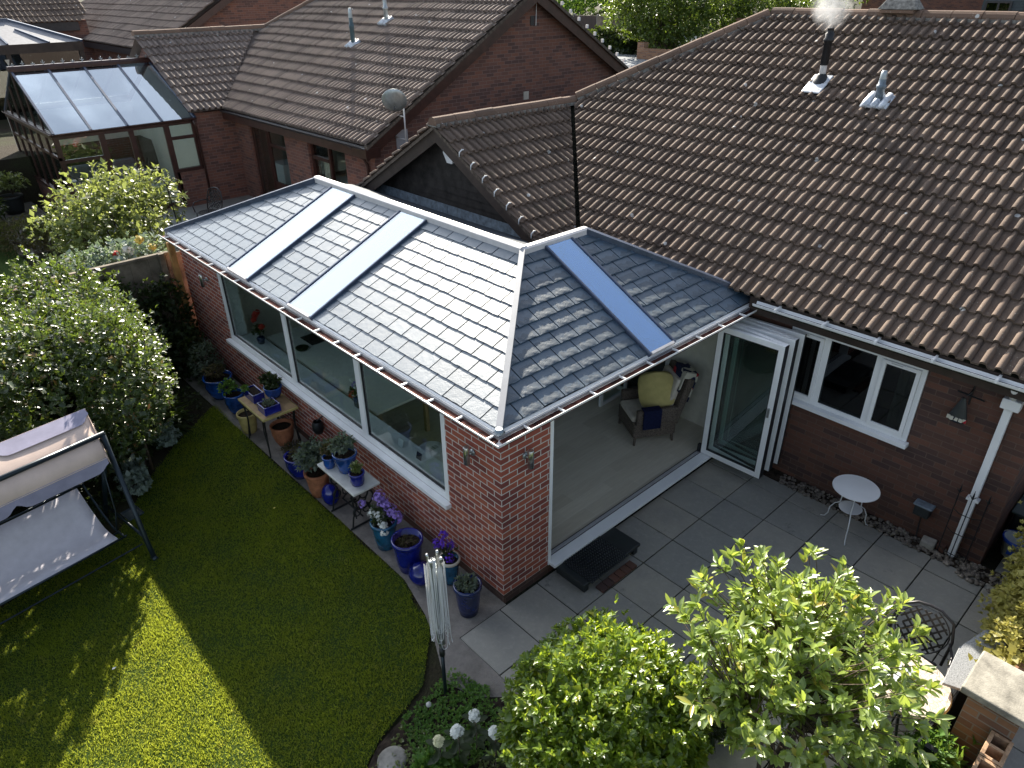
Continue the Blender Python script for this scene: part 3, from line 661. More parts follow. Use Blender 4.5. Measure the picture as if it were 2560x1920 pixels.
segsA = [(0, ya(6.02)), (ya(5.34), ya(4.12)), (ya(3.50), ya(-.4))]
segsB = [(0, SK_B[0]-E0+.3), (SK_B[1]-E0+.3, XC-E0+.4)]
roofO = None
for k, (a0, a1) in enumerate(segsA):
    o = slate_field('roof_slates', EA, AA, UA, a0, a1, cA+[(Vector((XR-.06, 0, 0)), Vector((1, 0, 0)))], G); 
    UL(EA, AA, UA, a0, a1, cA+[(Vector((XR-.05, 0, 0)), Vector((1, 0, 0)))])
    deck(EA, AA, UA, a0, a1, cA, None).build('roof_deck', 'white_satin', G, clips=cA+[(Vector((XR, 0, 0)), Vector((1, 0, 0)))], recalc=False)
for k, (a0, a1) in enumerate(segsB):
    o = slate_field('roof_slates', EB, AB, UB, a0, a1, cB+[(Vector((0, YR-.06, 0)), Vector((0, 1, 0)))], G, riven=True)
    UL(EB, AB, UB, a0, a1, cB+[(Vector((0, YR-.05, 0)), Vector((0, 1, 0)))])
    deck(EB, AB, UB, a0, a1, cB, None).build('roof_deck', 'white_satin', G, clips=cB+[(Vector((0, YR, 0)), Vector((0, 1, 0)))], recalc=False)
# rear slopes hidden behind the ridge
bk = MB(); bk.quadface([(XR, YL, ZR-.01), (XR, YR, ZR-.01), (3.82, YR, 2.55), (3.82, YF, 2.55)]); bk.quadface([(XR, YL, ZR-.01), (3.82, YF, 2.55), (E0, YF, ZG-.01)])
bk.quadface([(XR, YR, ZR-.01), (XB, YR, ZR-.01), (3.9, 2.9, 2.6), (3.82, YR+1.4, 2.55)]); bk.quadface([(XB, YR, ZR-.01), (XC, E0, ZG-.01), (4.6, 2.9, 2.6), (3.9, 2.9, 2.6)])
bk.build('rear_roof', 'rear_dark', G, recalc=False)
# skylights (each bonded to the roof): glass, bars, foot trim
def skylight(E, A, U, a0, a1, mat, label, barm='dark_blue_metal'):
    SL = (2.13 if A.y < 0 else 1.936)-.065; N = A.cross(U); m = MB(); m.obox(E, A, U, N, a0+.02, a1-.02, .0, SL, .032, .044); sk = m.build('skylight', mat, G); sk['label'] = label
    m = MB()
    for a in (a0, a1): m.obox(E, A, U, N, a-.018, a+.018, -.03, SL+.01, -.02, .058)
    m.build('glazing_bar', barm, sk, bevel=.008)
    m = MB(); m.obox(E, A, U, N, a0+.022, a1-.022, -.035, -.004, .0, .06); m.build('foot_trim', 'alu_white', sk)
    m = MB()
    for a in (a0-.004, a1+.004-.012+.0): m.obox(E, A, U, N, a, a+.012, 0, SL, -.25, -.02)
    m.build('reveal', 'white_satin', sk)
    return sk
skylight(EA, AA, UA, ya(SK_A[0][0]), ya(SK_A[0][1]), 'roof_glass_bright', 'pale skylight strip nearest the far hip')
skylight(EA, AA, UA, ya(SK_A[1][0]), ya(SK_A[1][1]), 'roof_glass_bright', 'pale skylight strip nearer the front hip')
skylight(EB, AB, UB, SK_B[0]-E0+.3, SK_B[1]-E0+.3, 'roof_glass_blue', 'bright blue skylight strip in the shaded slope')
# ridge and hip cappings
rc = MB(); h = .05
def cap(mb, p, q, w1=.07, hh=.05, side=None):
    p, q = Vector(p), Vector(q); d = (q-p).normalized(); s_ = d.cross(Vector((0, 0, 1))).normalized(); up = s_.cross(d)
    prof = [(-w1, -.045), (-w1, .03), (-w1*.55, hh+.012), (w1*.55, hh+.012), (w1, .03), (w1, -.045)]
    n0 = len(mb.v)
    for pt in (p, q):
        for a, c in prof: mb.v.append(tuple(pt+s_*a+up*c))
    k = len(prof)
    for i in range(k-1): mb.f.append((n0+i, n0+i+1, n0+k+i+1, n0+k+i))
    mb.f.append(tuple(range(n0, n0+k))); mb.f.append(tuple(range(n0+k, n0+2*k))[::-1])
cap(rc, (XR, YL+.05, ZR+.035), (XR, 2.6, ZR+.035), .065, .035); cap(rc, (XR, 2.597, ZR+.033), (XR, YR-.03, ZR+.033), .065, .035); cap(rc, (XR-.04, YR, ZR+.022), (XB+.05, YR, ZR+.022), .065, .035)
rc.build('ridge_cap', 'alu_white', G)
hc = MB(); cap(hc, (E0, E0, ZG+.03), (XR-.04, YR-.04, ZR+.03), .032, .018); hc.build('hip_cap', 'hip_grey', G)
hc = MB(); cap(hc, (E0-.02, YF+.02, ZG+.02), (XR-.03, YL+.04, ZR+.035), .05, .02); cap(hc, (XC, E0, ZG+.03), (XB+.03, YR-.03, ZR+.035), .045, .02); hc.build('hip_cap', 'dark_blue_metal', G)
en = MB(); en.lathe([(0.001, .03), (.035, .028), (.05, .005), (.05, -.02), (0.001, -.02)], 14, (E0-.03, E0-.03, ZG+.03)); en.build('hip_end', 'lead', G)
# soffit, fascia and gutter
so_ = MB(); so_.box(-.10, -.02, -.10, YF, 2.30, 2.42).box(-.10, 4.4, -.10, -.02, 2.30, 2.42); so_.box(-.02, 0, .0, 8.45, 2.30, 2.36)
so_.build('fascia', 'white_upvc', G)
def gutter_prof(mb, pts, r=.062, zt=2.405, seg=6):
    """pts: centre line list (x,y) with outward normals handled by mitre"""
    n0 = len(mb.v); prof = [(math.cos(math.pi*k/seg), -math.sin(math.pi*k/seg)) for k in range(seg+1)]; prof2 = [(c*.88, s_*.86) for c, s_ in prof[::-1]]; pr = prof+prof2; k = len(pr)
    for (x, y, ox, oy) in pts:
        for c, s_ in pr: mb.v.append((x-ox*c*r, y-oy*c*r, zt+s_*r))
    for i in range(len(pts)-1):
        for j in range(k): a = n0+i*k+j; b2 = n0+i*k+(j+1) % k; mb.f.append((a, b2, b2+k, a+k))
    mb.f.append(tuple(range(n0, n0+k))); mb.f.append(tuple(n0+(len(pts)-1)*k+j for j in range(k))[::-1])
gm = MB(); gutter_prof(gm, [(-.165, YF+.02, -1, 0), (-.165, -.165, -1, -1), (4.42, -.165, 0, -1)]); gu = gm.build('gutter', 'white_upvc', G)
db = MB(); db.box(-.207, -.122, -.12, YF, 2.352, 2.374).box(-.12, 4.38, -.207, -.122, 2.352, 2.373); db.build('brick_reflection', 'gutter_fill', gu)  # strip coloured like the brickwork mirrored in the trough
MB().prism([(-.122, YF, 2.40), (-.045, YF, 2.425), (-.045, YF, 2.40), (-.122, YF, 2.36)], (0, -YF-.12, 0)).prism([(4.4, -.122, 2.40), (4.4, -.045, 2.425), (4.4, -.045, 2.40), (4.4, -.122, 2.36)], (-4.5, 0, 0)).build('eaves_tray', 'eaves_grey', G)
for k in range(19): y = -.05+k*.47; MB().box(-.222, -.115, y, y+.012, 2.380, 2.402).build('bracket', 'white_upvc', gu)
for k in range(9): x = .2+k*.48; MB().box(x, x+.012, -.222, -.115, 2.380, 2.402).build('bracket', 'white_upvc', gu)
# door opening
df = MB(); df.box(.70, .745, -.012, .14, .15, 2.30); df.box(4.44, 4.52, -.012, .14, .15, 2.30); df.box(.745, 4.44, .02, .12, 2.235, 2.30); dfo = df.build('door_frame', 'white_upvc', G, bevel=.003)
MB().box(.72, 4.44, -.10, .055, .148, .188).build('threshold', 'white_upvc', dfo, bevel=.004)
MB().box(.745, 4.44, .055, .07, .15, .178).box(.745, 4.44, .115, .135, .15, .176).build('track_groove', 'black_rubber', dfo)
MB().box(.745, 4.44, .07, .115, .15, .190).build('track', 'alu_grey', dfo, bevel=.003)
# folded leaves
LV = [((3.915, .05), (3.955, -.86)), ((4.075, .03), (4.005, -.86)), ((4.125, .03), (4.205, -.86)), ((4.325, .03), (4.25, -.86)), ((4.37, .03), (4.445, -.86))]
for i, (pi, po) in enumerate(LV):
    pi, po = Vector((*pi, .20)), Vector((*po, .20)); A_ = (po-pi).normalized(); Wd = (po-pi).length; U_ = Vector((0, 0, 1)); N_ = A_.cross(U_); H = 2.02
    m = MB(); fw = .075
    for a0, a1, u0, u1 in ((0, fw, 0, H), (Wd-fw, Wd, 0, H), (fw, Wd-fw, 0, fw), (fw, Wd-fw, H-fw, H)): m.obox(pi, A_, U_, N_, a0, a1, u0, u1, -.026, .026)
    lf = m.build('folding_door', 'white_upvc', G, bevel=.003)
    m = MB()
    for a0, a1, u0, u1 in ((-.006, .0, .0, H), (Wd, Wd+.006, .0, H), (fw, fw+.012, fw, H-fw), (Wd-fw-.012, Wd-fw, fw, H-fw), (fw+.012, Wd-fw-.012, fw, fw+.012), (fw+.012, Wd-fw-.012, H-fw-.012, H-fw)): m.obox(pi, A_, U_, N_, a0, a1, u0, u1, -.020, .020)
    m.build('gasket', 'black_rubber', lf)
    m = MB(); m.obox(pi, A_, U_, N_, fw+.012, Wd-fw-.012, fw+.012, H-fw-.012, -.012, .012); m.build('pane', 'window_glass', lf)
    if i < 2: m = MB(); m.obox(pi, A_, U_, N_, Wd-.06, Wd-.03, .98, 1.12, -.05, .05); m.build('handle', 'steel', lf, bevel=.004)
    if i == 0: m = MB(); m.obox(pi, A_, U_, N_, -.06, -.008, .0, .12, -.02, .03); m.build('hinge', 'black_rubber', lf)
# inside french doors in the old house wall
fd = MB(); frame_rect(fd, 'x', 4.52, 1.15, 2.15, .155, 2.15, .07, -.02, .018); frame_rect(fd, 'x', 4.52, 2.2, 3.2, .155, 2.15, .07, -.02, .018); fdo = fd.build('inner_door', 'white_upvc', G)
pane('x', 4.52, 1.22, 2.08, .225, 2.08, 'dark_glass', fdo); pane('x', 4.52, 2.27, 3.13, .225, 2.08, 'dark_glass', fdo)
m = MB(); A_ = Vector((math.cos(R(205)), math.sin(R(205)), 0)); A_ = Vector((-.62, -.02, 0)).normalized()
m = MB(); p0 = Vector((4.53, 1.95, .16)); 
for a0, a1, u0, u1 in ((0, .06, 0, 2.0), (.64, .70, 0, 2.0), (.06, .64, 0, .06), (.06, .64, 1.94, 2.0)): m.obox(p0, A_, Vector((0, 0, 1)), A_.cross(Vector((0, 0, 1))), a0, a1, u0, u1, -.02, .02)
dl = m.build('inner_door', 'white_upvc', G); m = MB(); m.obox(p0, A_, Vector((0, 0, 1)), A_.cross(Vector((0, 0, 1))), .06, .64, .06, 1.94, -.004, .004); m.build('pane', 'window_glass', dl)

# ================= OWN BUNGALOW =================
Hs = thing('bungalow', 'brown tiled red brick bungalow directly behind the new garden room', 'house', (9, 0, 0))
C3, S3 = math.cos(R(30)), .5
XE, ZE, XRD, YH = 4.27, 2.58, 9.5, 3.1; ZRD = ZE+(XRD-XE)*math.tan(R(30)); YWR = 5.6; XGV = 3.55; ZWR = 4.12; YEND = -3.80
wb = MB(); xw = 4.57
HW0, HW1, HZ0, HZ1 = -2.30, -.62, 1.20, 2.26
wb.box(xw, xw+.28, -3.456, HW0, -.1, 2.5); wb.box(xw, xw+.28, HW0, HW1, -.1, HZ0-.01); wb.box(xw, xw+.28, HW0, HW1, HZ1, 2.5); wb.box(xw, xw+.28, HW1, 0, -.1, 2.5)
wb.box(xw, xw+.28, .0, 8.15, .0, 2.5)
wb.box(xw+.28, 14.4, -3.456, -3.18, -.1, 2.5); wb.box(14.4, 14.7, -3.456, 8.15, -.1, 2.5); wb.box(3.9, 14.4, 7.87, 8.15, 2.38, 2.5)
wb.prism([(xw, -3.456, 2.5), (14.7, -3.456, 2.5), (9.6, -3.456, 5.4)], (0, .27, 0))
wb.build('wall', 'old_brick', Hs)
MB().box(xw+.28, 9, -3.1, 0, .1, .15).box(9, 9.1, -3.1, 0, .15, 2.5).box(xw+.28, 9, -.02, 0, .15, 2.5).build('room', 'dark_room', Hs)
hw = MB(); frame_rect(hw, 'x', xw+.03, HW0+.004, HW1-.004, HZ0+.03, HZ1-.003, .06, -.05, .035)
for my in (-1.761, -1.113): hw.box(xw-.018, xw+.063, my-.04, my+.04, HZ0+.09, HZ1-.063)
hwo = hw.build('window', 'white_upvc', Hs, bevel=.004)
MB().box(xw-.10, xw+.03, HW0-.03, HW1+.03, HZ0-.03, HZ0+.028).build('sill', 'white_upvc', hwo, bevel=.006)
for (a, b_) in ((HW0+.064, -1.801), (-1.073, HW1-.064)):
    sf = MB(); frame_rect(sf, 'x', xw+.0, a+.001, b_-.001, HZ0+.092, HZ1-.065, .045, -.045, -.01); sf.build('casement', 'white_upvc', hwo, bevel=.003); pane('x', xw-.02, a+.05, b_-.05, HZ0+.14, HZ1-.11, 'dark_glass', hwo)
    MB().box(xw-.05, xw-.046, a+.2, b_-.1, HZ1-.085, HZ1-.075).build('trickle_vent', 'alu_grey', hwo)
pane('x', xw, -1.721, -1.153, HZ0+.09, HZ1-.063, 'dark_glass', hwo)
cu = MB()
for k in range(7): cu.box(xw+.14+.015*(k % 2), xw+.16+.015*(k % 2), HW0+.08+k*.035, HW0+.115+k*.035, HZ0+.05, HZ1)
cu.build('curtain', 'cream_fabric', hwo)
# roof
rowsM = 19
cM = [(Vector((XRD-.05, 0, 0)), Vector((1, 0, 0))), (Vector((XRD, YH, 0)), Vector((1, 1, 0)).normalized()), (Vector((4.495, 3.085, 0)), Vector((-.71, .70, 0)).normalized())]
rf = tiles('roof', (XE, 6.1, ZE), (0, -1, 0), (C3, 0, S3), rowsM, 66, 'roof_tile', Hs, cM, gauge=.322, pitch=.1497)
cW = [(Vector((4.445, 3.135, 0)), Vector((.71, -.70, 0)).normalized()), (Vector((0, YWR-.04, 0)), Vector((0, 1, 0))), (Vector((7.1, 5.6, 0)), Vector((1, 1, 0)).normalized())]
rf2 = tiles('wing_roof', (XGV, 2.93, 2.575), (1, 0, 0), (0, C3, S3), 10, 25, 'roof_tile', Hs, cW, gauge=.322, pitch=.1497)
rf3 = tiles('wing_roof', (XGV+3.6, YWR+2.67, 2.575), (-1, 0, 0), (0, -C3, S3), 10, 24, 'roof_tile', Hs, [(Vector((0, YWR+.04, 0)), Vector((0, -1, 0)))], gauge=.322, pitch=.1497)
sb = MB()
sb.quadface([(XE+.05, YEND+.05, ZE-.02), (XE+.05, 2.91, ZE-.02), (7.0, 5.55, ZE-.02+2.68*math.tan(R(30))), (XRD, YH, ZRD-.06), (XRD, YEND+.05, ZRD-.06)])
sb.quadface([(XRD, YEND, ZRD-.06), (XRD, YH, ZRD-.06), (14.8, 8.3, 2.56), (14.8, YEND, 2.56)]); sb.quadface([(XRD, YH, ZRD-.06), (7.0, 5.6, 4.1), (7.0, 8.3, 2.56), (14.8, 8.3, 2.56)])
sb.quadface([(3.62, 2.98, 2.57), (4.4, 2.98, 2.57), (7.0, 5.58, 4.07), (3.62, 5.58, 4.07)]); sb.quadface([(3.62, 5.62, 4.07), (7.0, 5.62, 4.07), (7.0, 8.25, 2.57), (3.62, 8.25, 2.57)])
sb.build('roof_underlay', 'moss_dark', Hs, recalc=False)
ridge_run('ridge_tiles', (XRD, YEND, ZRD+.01), (XRD, YH, ZRD+.01), 'ridge_tile', rf)
ridge_run('hip_tiles', (XRD-.05, YH+.05, ZRD+.0), (7.02, 5.58, ZWR+.09), 'ridge_tile', rf)
ridge_run('ridge_tiles', (7.05, YWR, ZWR+.03), (XGV, YWR, ZWR+.03), 'ridge_tile', rf2)
# valley trough
vm = MB(); a_, b_ = Vector((4.40, 3.04, 2.56)), Vector((7.02, 5.60, 4.09)); d_ = (b_-a_).normalized(); sd = d_.cross(Vector((0, 0, 1))).normalized(); up_ = sd.cross(d_)
vm.obox(a_, sd, d_, up_, -.06, .06, 0, (b_-a_).length, .0, .035); vm.build('valley', 'moss_dark', rf)
vk = MB()
for k in range(70):
    t = k/70; vk.v = vk.v; q = a_+(b_-a_)*t+sd*.02*math.sin(k*1.7)+up_*.03; vk.ball(q, random.uniform(.03, .042), 6, 4, .5)
vk.build('valley_moss', 'leaf_dark' if False else 'moss_dark', rf)
# verge of the wing gable
for sgn, rfp in ((-1, rf2), (1, rf3)):
    ye = YWR+sgn*2.70; m = MB(); m.prism([(XGV+.015, YWR, ZWR-.03), (XGV+.015, ye, 2.56), (XGV+.015, ye, 2.50), (XGV+.015, YWR, ZWR-.09)], (.12, 0, 0)); m.build('verge_mortar', 'verge_brown', rfp)
    m = MB(); m.prism([(XGV+.05, YWR, ZWR-.07), (XGV+.05, ye, 2.52), (XGV+.05, ye, 2.30), (XGV+.05, YWR, ZWR-.30)], (.03, 0, 0)); m.build('barge_board', 'brown_fascia', Hs)
    m = MB(); m.prism([(XGV+.08, YWR, ZWR-.10), (XGV+.08, ye, 2.50), (XGV+.08, ye, 2.46), (XGV+.08, YWR, ZWR-.14)], (.24, 0, 0)); m.build('soffit', 'brown_fascia', Hs)
for k in range(8):
    u = .03+k*.322; p = Vector((XGV-.004, 2.93+u*C3, 2.575+u*S3)); m = MB()
    m.tube([p+Vector((0, 0, -.02)), p+Vector((0, -.005, .05)), p+Vector((.05, -.01, .085)), p+Vector((.10, 0, .075))], .011, 6); m.build('verge_clip', 'white_satin', rf2, smooth=True)
cl = MB()
for k in range(14):
    z = 2.42+k*.13; cl.quadface([(3.83, 2.9, z), (3.83, 8.3, z), (3.85, 8.3, z+.13), (3.85, 2.9, z+.13)]); cl.quadface([(3.85, 2.9, z), (3.85, 8.3, z), (3.83, 8.3, z), (3.83, 2.9, z)])
nB, nF = Vector((0, -S3, C3)), Vector((0, S3, C3))
cl.build('gable_cladding', 'dark_cladding', Hs, clips=[(Vector((0, YWR, ZWR-.09)), nB), (Vector((0, YWR, ZWR-.09)), nF)], recalc=False)
fl = MB(); 
for k in range(6): y0 = 3.0+k*.88; fl.obox((3.80, y0, 2.52), (0, 1, 0), (.08, 0, 1), (-1, 0, .08), 0, .872, 0, .20, 0, .006+.002*(k % 2))
fl.build('lead_flashing', 'lead', Hs)
# eaves: fascia, gutter, downpipe
fm = MB(); fm.box(4.30, 4.34, YEND, -.1, 2.34, 2.56); fm.box(4.34, 4.57, YEND, -.1, 2.37, 2.385); fm.build('fascia', 'brown_fascia', Hs)
gq = MB(); gutter_prof(gq, [(4.215, -.22, -1, 0), (4.215, YEND, -1, 0)], .062, 2.535); hg = gq.build('gutter', 'white_upvc', Hs)
MB().box(4.17, 4.26, YEND+.05, -.2, 2.478, 2.50).build('gutter_fill', 'moss_dark', hg)
for k in range(6): y = -.55-k*.62; MB().box(4.145, 4.29, y, y+.025, 2.51, 2.555).build('bracket', 'white_upvc', hg)
dp = MB(); dp.box(4.48, 4.55, -3.20, -3.12, -.02, 2.12); dp.box(4.485, 4.545, -3.195, -3.125, 2.12, 2.2); dpo = dp.build('downpipe', 'white_upvc', Hs, bevel=.008)
MB().box(4.44, 4.565, -3.26, -3.08, 2.12, 2.24).build('hopper', 'white_upvc', dpo, bevel=.01); MB().tube([(4.51, -3.16, 2.22), (4.40, -3.17, 2.34), (4.25, -3.18, 2.47)], .034, 10).build('offset_bend', 'white_upvc', dpo, smooth=True)
MB().box(4.475, 4.56, -3.225, -3.095, .86, .89).build('pipe_clip', 'white_upvc', dpo)
# ridge vent
rv = MB(); rv.obox((XRD, .62, ZRD+.05), (1, 0, 0), (0, 1, 0), (0, 0, 1), -.17, .17, 0, .52, 0, .045); rvo = rv.build('ridge_vent', 'ridge_tile', Hs)
m = MB(); m.v = [(XRD-.17, .57, ZRD+.10), (XRD+.17, .57, ZRD+.10), (XRD+.17, 1.19, ZRD+.10), (XRD-.17, 1.19, ZRD+.10), (XRD-.09, .66, ZRD+.24), (XRD+.09, .66, ZRD+.24), (XRD+.09, 1.10, ZRD+.24), (XRD-.09, 1.10, ZRD+.24)]
m.f = [(0, 3, 2, 1), (4, 5, 6, 7), (0, 1, 5, 4), (1, 2, 6, 5), (2, 3, 7, 6), (3, 0, 4, 7)]; m.build('vent_hood', 'mortar_bed', rvo, bevel=.015)
def flue(base, h, parent, kind):
    x, y, z = base; s30 = math.tan(R(30))
    U_ = Vector((C3, 0, S3)); N_ = Vector((-S3, 0, C3)); B_ = Vector(base)
    if kind == 'black':
        f = MB().lathe([(.001, -.1), (.05, -.1), (.05, .26)], 16, base).build('flue_pipe', 'alu_white', parent, smooth=True); f['label'] = 'tall black boiler flue with steam at its top'
        MB().lathe([(.052, .24), (.062, .245), (.06, h*.74), (.075, h*.75), (.078, h*.80), (.06, h*.83), (.066, h*.9), (.05, h*.91), (.05, h*.985), (.062, h), (.001, h)], 18, base).build('terminal', 'black_rubber', f, smooth=True)
        MB().lathe([(.14, -.06), (.13, .0), (.09, .05), (.075, .10), (.055, .12)], 18, base).build('collar', 'black_rubber', f, smooth=True)
        m = MB(); m.obox(B_, (0, -1, 0), U_, N_, -.15, .15, -.32, .12, .02, .045); m.build('flashing', 'lead_bright', f, bevel=.01)
    else:
        f = MB().lathe([(.058, -.1), (.056, h*.45), (.066, h*.46), (.066, h*.56), (.052, h*.57), (.048, h*.74)], 16, base).build('flue_pipe', {'lead': 'lead', 'pale': 'galv', 'teal': 'flue_teal'}[kind], parent, smooth=True); f['label'] = {'lead': 'short grey vent pipe on lead slate', 'pale': 'pale grey vent pipe', 'teal': 'blue grey vent pipe'}[kind]
        MB().lathe([(.05, h*.74), (.046, h*.9), (.03, h), (.001, h)], 16, base, ).build('louvred_cap', 'galv', f, smooth=True)
        m = MB(); 
        for k in range(3): m.tube([B_+Vector((0, (k-1)*.12, 0))-U_*.16+N_*.05, B_+Vector((0, (k-1)*.12, 0))+U_*.14+N_*.05], .045, 8)
        m.obox(B_, (0, -1, 0), U_, N_, -.19, .19, -.15, .14, .015, .045); m.build('flashing', 'lead_bright', f, smooth=True)
    return f
flue((7.94, 1.23, ZE+(7.94-XE)*.5774+.03), .76, Hs, 'black')
flue((7.63, .17, ZE+(7.63-XE)*.5774+.03), .44, Hs, 'lead')
# steam puff over the flue
m = MB(); m.ball((0, 0, 0), 1.0, 16, 10); st = m.build('steam', 'steam', smooth=True); st.scale = (.30, .36, .50); st.location = (8.0, 1.30, 5.90); tag(st, 'thin white puff of steam rising from the black flue', 'steam', kind='stuff')
# alarm box on the gable
al = MB(); al.prism([(3.78, 5.36, 3.84), (3.78, 5.62, 3.84), (3.78, 5.66, 3.62), (3.78, 5.56, 3.46), (3.78, 5.42, 3.46), (3.78, 5.32, 3.62)], (.045, 0, 0)); tag(al.build('alarm_box', 'white_upvc', bevel=.012), 'white burglar alarm box on the dark timber gable', 'alarm')
# ================= NEIGHBOUR BUNGALOW =================
T3 = math.tan(R(30))
N2 = thing('bungalow', 'neighbouring brick bungalow with dark framed doors, dish and two grey vent pipes', 'house', (9, 14, .85))
nx, nw = 4.12, 4.45; nze, nxr = 3.28, 9.0; nzr = nze+(nxr-nx)*T3; nyv, nyw, nys = 8.62, 8.92, 15.9
m = MB(); D0, D1, D2, D3 = 13.02, 15.05, 10.15, 11.84
m.box(nw, nw+.28, nyw, D2, .7, 3.2); m.box(nw, nw+.28, D2, D3, .7, 1.78); m.box(nw, nw+.28, D2, D3, 2.97, 3.2); m.box(nw, nw+.28, D3, D0, .7, 3.2)
m.box(nw, nw+.28, D0, D1, 3.01, 3.2); m.box(nw, nw+.28, D1, nys, .7, 3.2); m.box(nw, nw+.28, D0, 14.15, .7, .95) if False else None
m.prism([(nw+.28, nyw, .7), (14.2, nyw, .7), (14.2, nyw, 3.15), (nxr, nyw, nzr-.12), (nw+.28, nyw, 3.18)], (0, .28, 0))
m.box(3.42, nw+.28, nys, nys+.28, .7, 3.2); m.prism([(3.42, nys, 3.2), (3.42, 21.2, 3.2), (3.42, 18.6, 4.75)], (.25, 0, 0)); m.box(3.42, 3.67, nys+.28, 21.2, 2.95, 3.2)
m.box(3.42, 3.67, nys+.28, 16.9, .7, 2.95); m.box(3.42, 3.67, 20.2, 21.2, .7, 2.95)
m.build('wall', 'neighbour_brick', N2)
MB().box(nw+.28, 9, 9.3, 19, .8, .95).box(8.5, 8.6, 9.3, 19, .95, 3.2).box(3.67, 8.5, 16.4, 16.5, .95, 3.2).build('room', 'plaster_warm', N2)
# door set
d = MB(); frame_rect(d, 'x', nw+.12, D0, D1, .95, 3.01, .08, -.05, .03); d.box(nw+.07, nw+.15, 14.12, 14.2, 1.03, 2.93)
do = d.build('door_frame', 'mahogany', N2); d = MB(); d.box(nw+.08, nw+.13, 13.1, 14.12, .96, 1.55); d.box(nw+.08, nw+.13, 13.1, 14.12, 2.46, 2.54); d.box(nw+.08, nw+.13, 13.1, 13.17, 1.55, 2.93); d.box(nw+.08, nw+.13, 14.06, 14.12, 1.55, 2.93)
d.build('door', 'mahogany', do); pane('x', nw+.11, 13.17, 14.06, 1.55, 2.93, 'window_glass', do); pane('x', nw+.11, 14.2, 14.97, 1.03, 2.93, 'window_glass', do)
MB().box(nw+.4, nw+.9, 14.2, 14.9, .95, 1.9).build('worktop', 'white_satin', do)
d = MB(); frame_rect(d, 'x', nw+.12, D2, D3, 1.78, 2.97, .07, -.05, .03); d.box(nw+.07, nw+.15, 10.95, 11.03, 1.85, 2.9); d.box(nw+.06, nw+.15, 11.03, 11.77, 2.50, 2.58); do = d.build('window', 'mahogany', N2)
pane('x', nw+.11, D2+.07, 10.95, 1.85, 2.9, 'window_glass', do); pane('x', nw+.11, 11.03, 11.77, 1.85, 2.5, 'window_glass', do); pane('x', nw+.11, 11.03, 11.77, 2.58, 2.9, 'dark_glass', do)
cu = MB()
for k in range(9): cu.box(nw+.2+.015*(k % 2), nw+.22+.015*(k % 2), 11.1+k*.05, 11.15+k*.05, 1.8, 2.9)
cu.build('curtain', 'cream_fabric', do)
MB().box(nw-.06, nw+.08, D2-.03, D3+.03, 1.74, 1.78).build('sill', 'mahogany', do)
cN = [(Vector((nxr-.04, 0, 0)), Vector((1, 0, 0))), (Vector((9.0, 16.9, 0)), Vector((1, 1, 0)).normalized()), (Vector((4.26, 15.80, 0)), Vector((-.745, .667, 0)))]
nr = tiles('roof', (nx, 19.2, nze), (0, -1, 0), (C3, 0, S3), 17, 69, 'neighbour_tile', N2, cN+[(Vector((0, nyv, 0)), Vector((0, -1, 0)))], gauge=.345, pitch=.1545)
nr2 = tiles('wing_roof', (3.2, 15.69, nze), (1, 0, 0), (0, C3, S3), 10, 26, 'neighbour_tile', N2, [(Vector((4.26, 15.80, 0)), Vector((.745, -.667, 0))), (Vector((0, 18.58, 0)), Vector((0, 1, 0)))], gauge=.345, pitch=.1545)
m = MB(); m.quadface([(nx+.05, nyv+.03, nze-.03), (nx+.05, 15.72, nze-.03), (7.1, 18.6, 4.93), (9, 16.9, nzr-.05), (nxr, nyv+.03, nzr-.05)])
m.quadface([(nxr, nyv+.03, nzr-.05), (9, 16.9, nzr-.05), (13.9, 21.5, 3.27), (13.9, nyv+.03, 3.27)]); m.quadface([(9, 16.9, nzr-.05), (7.1, 18.6, 4.93), (7.1, 21.4, 3.3), (13.9, 21.5, 3.27)])
m.quadface([(3.25, 15.72, 3.26), (4.3, 15.72, 3.26), (7.1, 18.58, 4.91), (3.25, 18.58, 4.91)]); m.quadface([(3.25, 18.62, 4.91), (7.1, 18.62, 4.91), (7.1, 21.5, 3.26), (3.25, 21.5, 3.26)]); m.build('roof_underlay', 'neighbour_tile', N2, recalc=False)
ridge_run('ridge_tiles', (nxr, nyv, nzr+.02), (nxr, 16.9, nzr+.02), 'ridge_tile', nr); ridge_run('hip_tiles', (8.95, 16.95, nzr), (7.08, 18.58, 5.02), 'ridge_tile', nr); ridge_run('ridge_tiles', (7.1, 18.6, 5.0), (3.2, 18.6, 5.0), 'ridge_tile', nr2)
vm = MB(); a_, b_ = Vector((4.22, 15.76, 3.26)), Vector((7.06, 18.56, 4.95)); d_ = (b_-a_).normalized(); sd = d_.cross(Vector((0, 0, 1))).normalized(); vm.obox(a_, sd, d_, sd.cross(d_), -.05, .05, 0, (b_-a_).length, .0, .035); vm.build('valley', 'moss_dark', nr)
for s_, X_ in ((-1, nx), (1, 13.9)):
    m = MB(); m.prism([(nxr, nyv+.015, nzr-.03), (X_, nyv+.015, nze-.03), (X_, nyv+.015, nze-.10), (nxr, nyv+.015, nzr-.10)], (0, .12, 0)); m.build('verge_mortar', 'verge_brown', nr)
    m = MB(); m.prism([(nxr, nyv+.06, nzr-.10), (X_, nyv+.06, nze-.10), (X_, nyv+.06, nze-.34), (nxr, nyv+.06, nzr-.36)], (0, .035, 0)); m.build('barge_board', 'mahogany', N2)
    m = MB(); m.prism([(nxr, nyv+.09, nzr-.16), (X_, nyv+.09, nze-.16), (X_, nyv+.09, nze-.20), (nxr, nyv+.09, nzr-.20)], (0, .22, 0)); m.build('soffit', 'mahogany', N2)
MB().box(nx-.02, nx+.34, nyv+.05, nyv+.30, 3.0, 3.2).build('box_end', 'mahogany', N2)
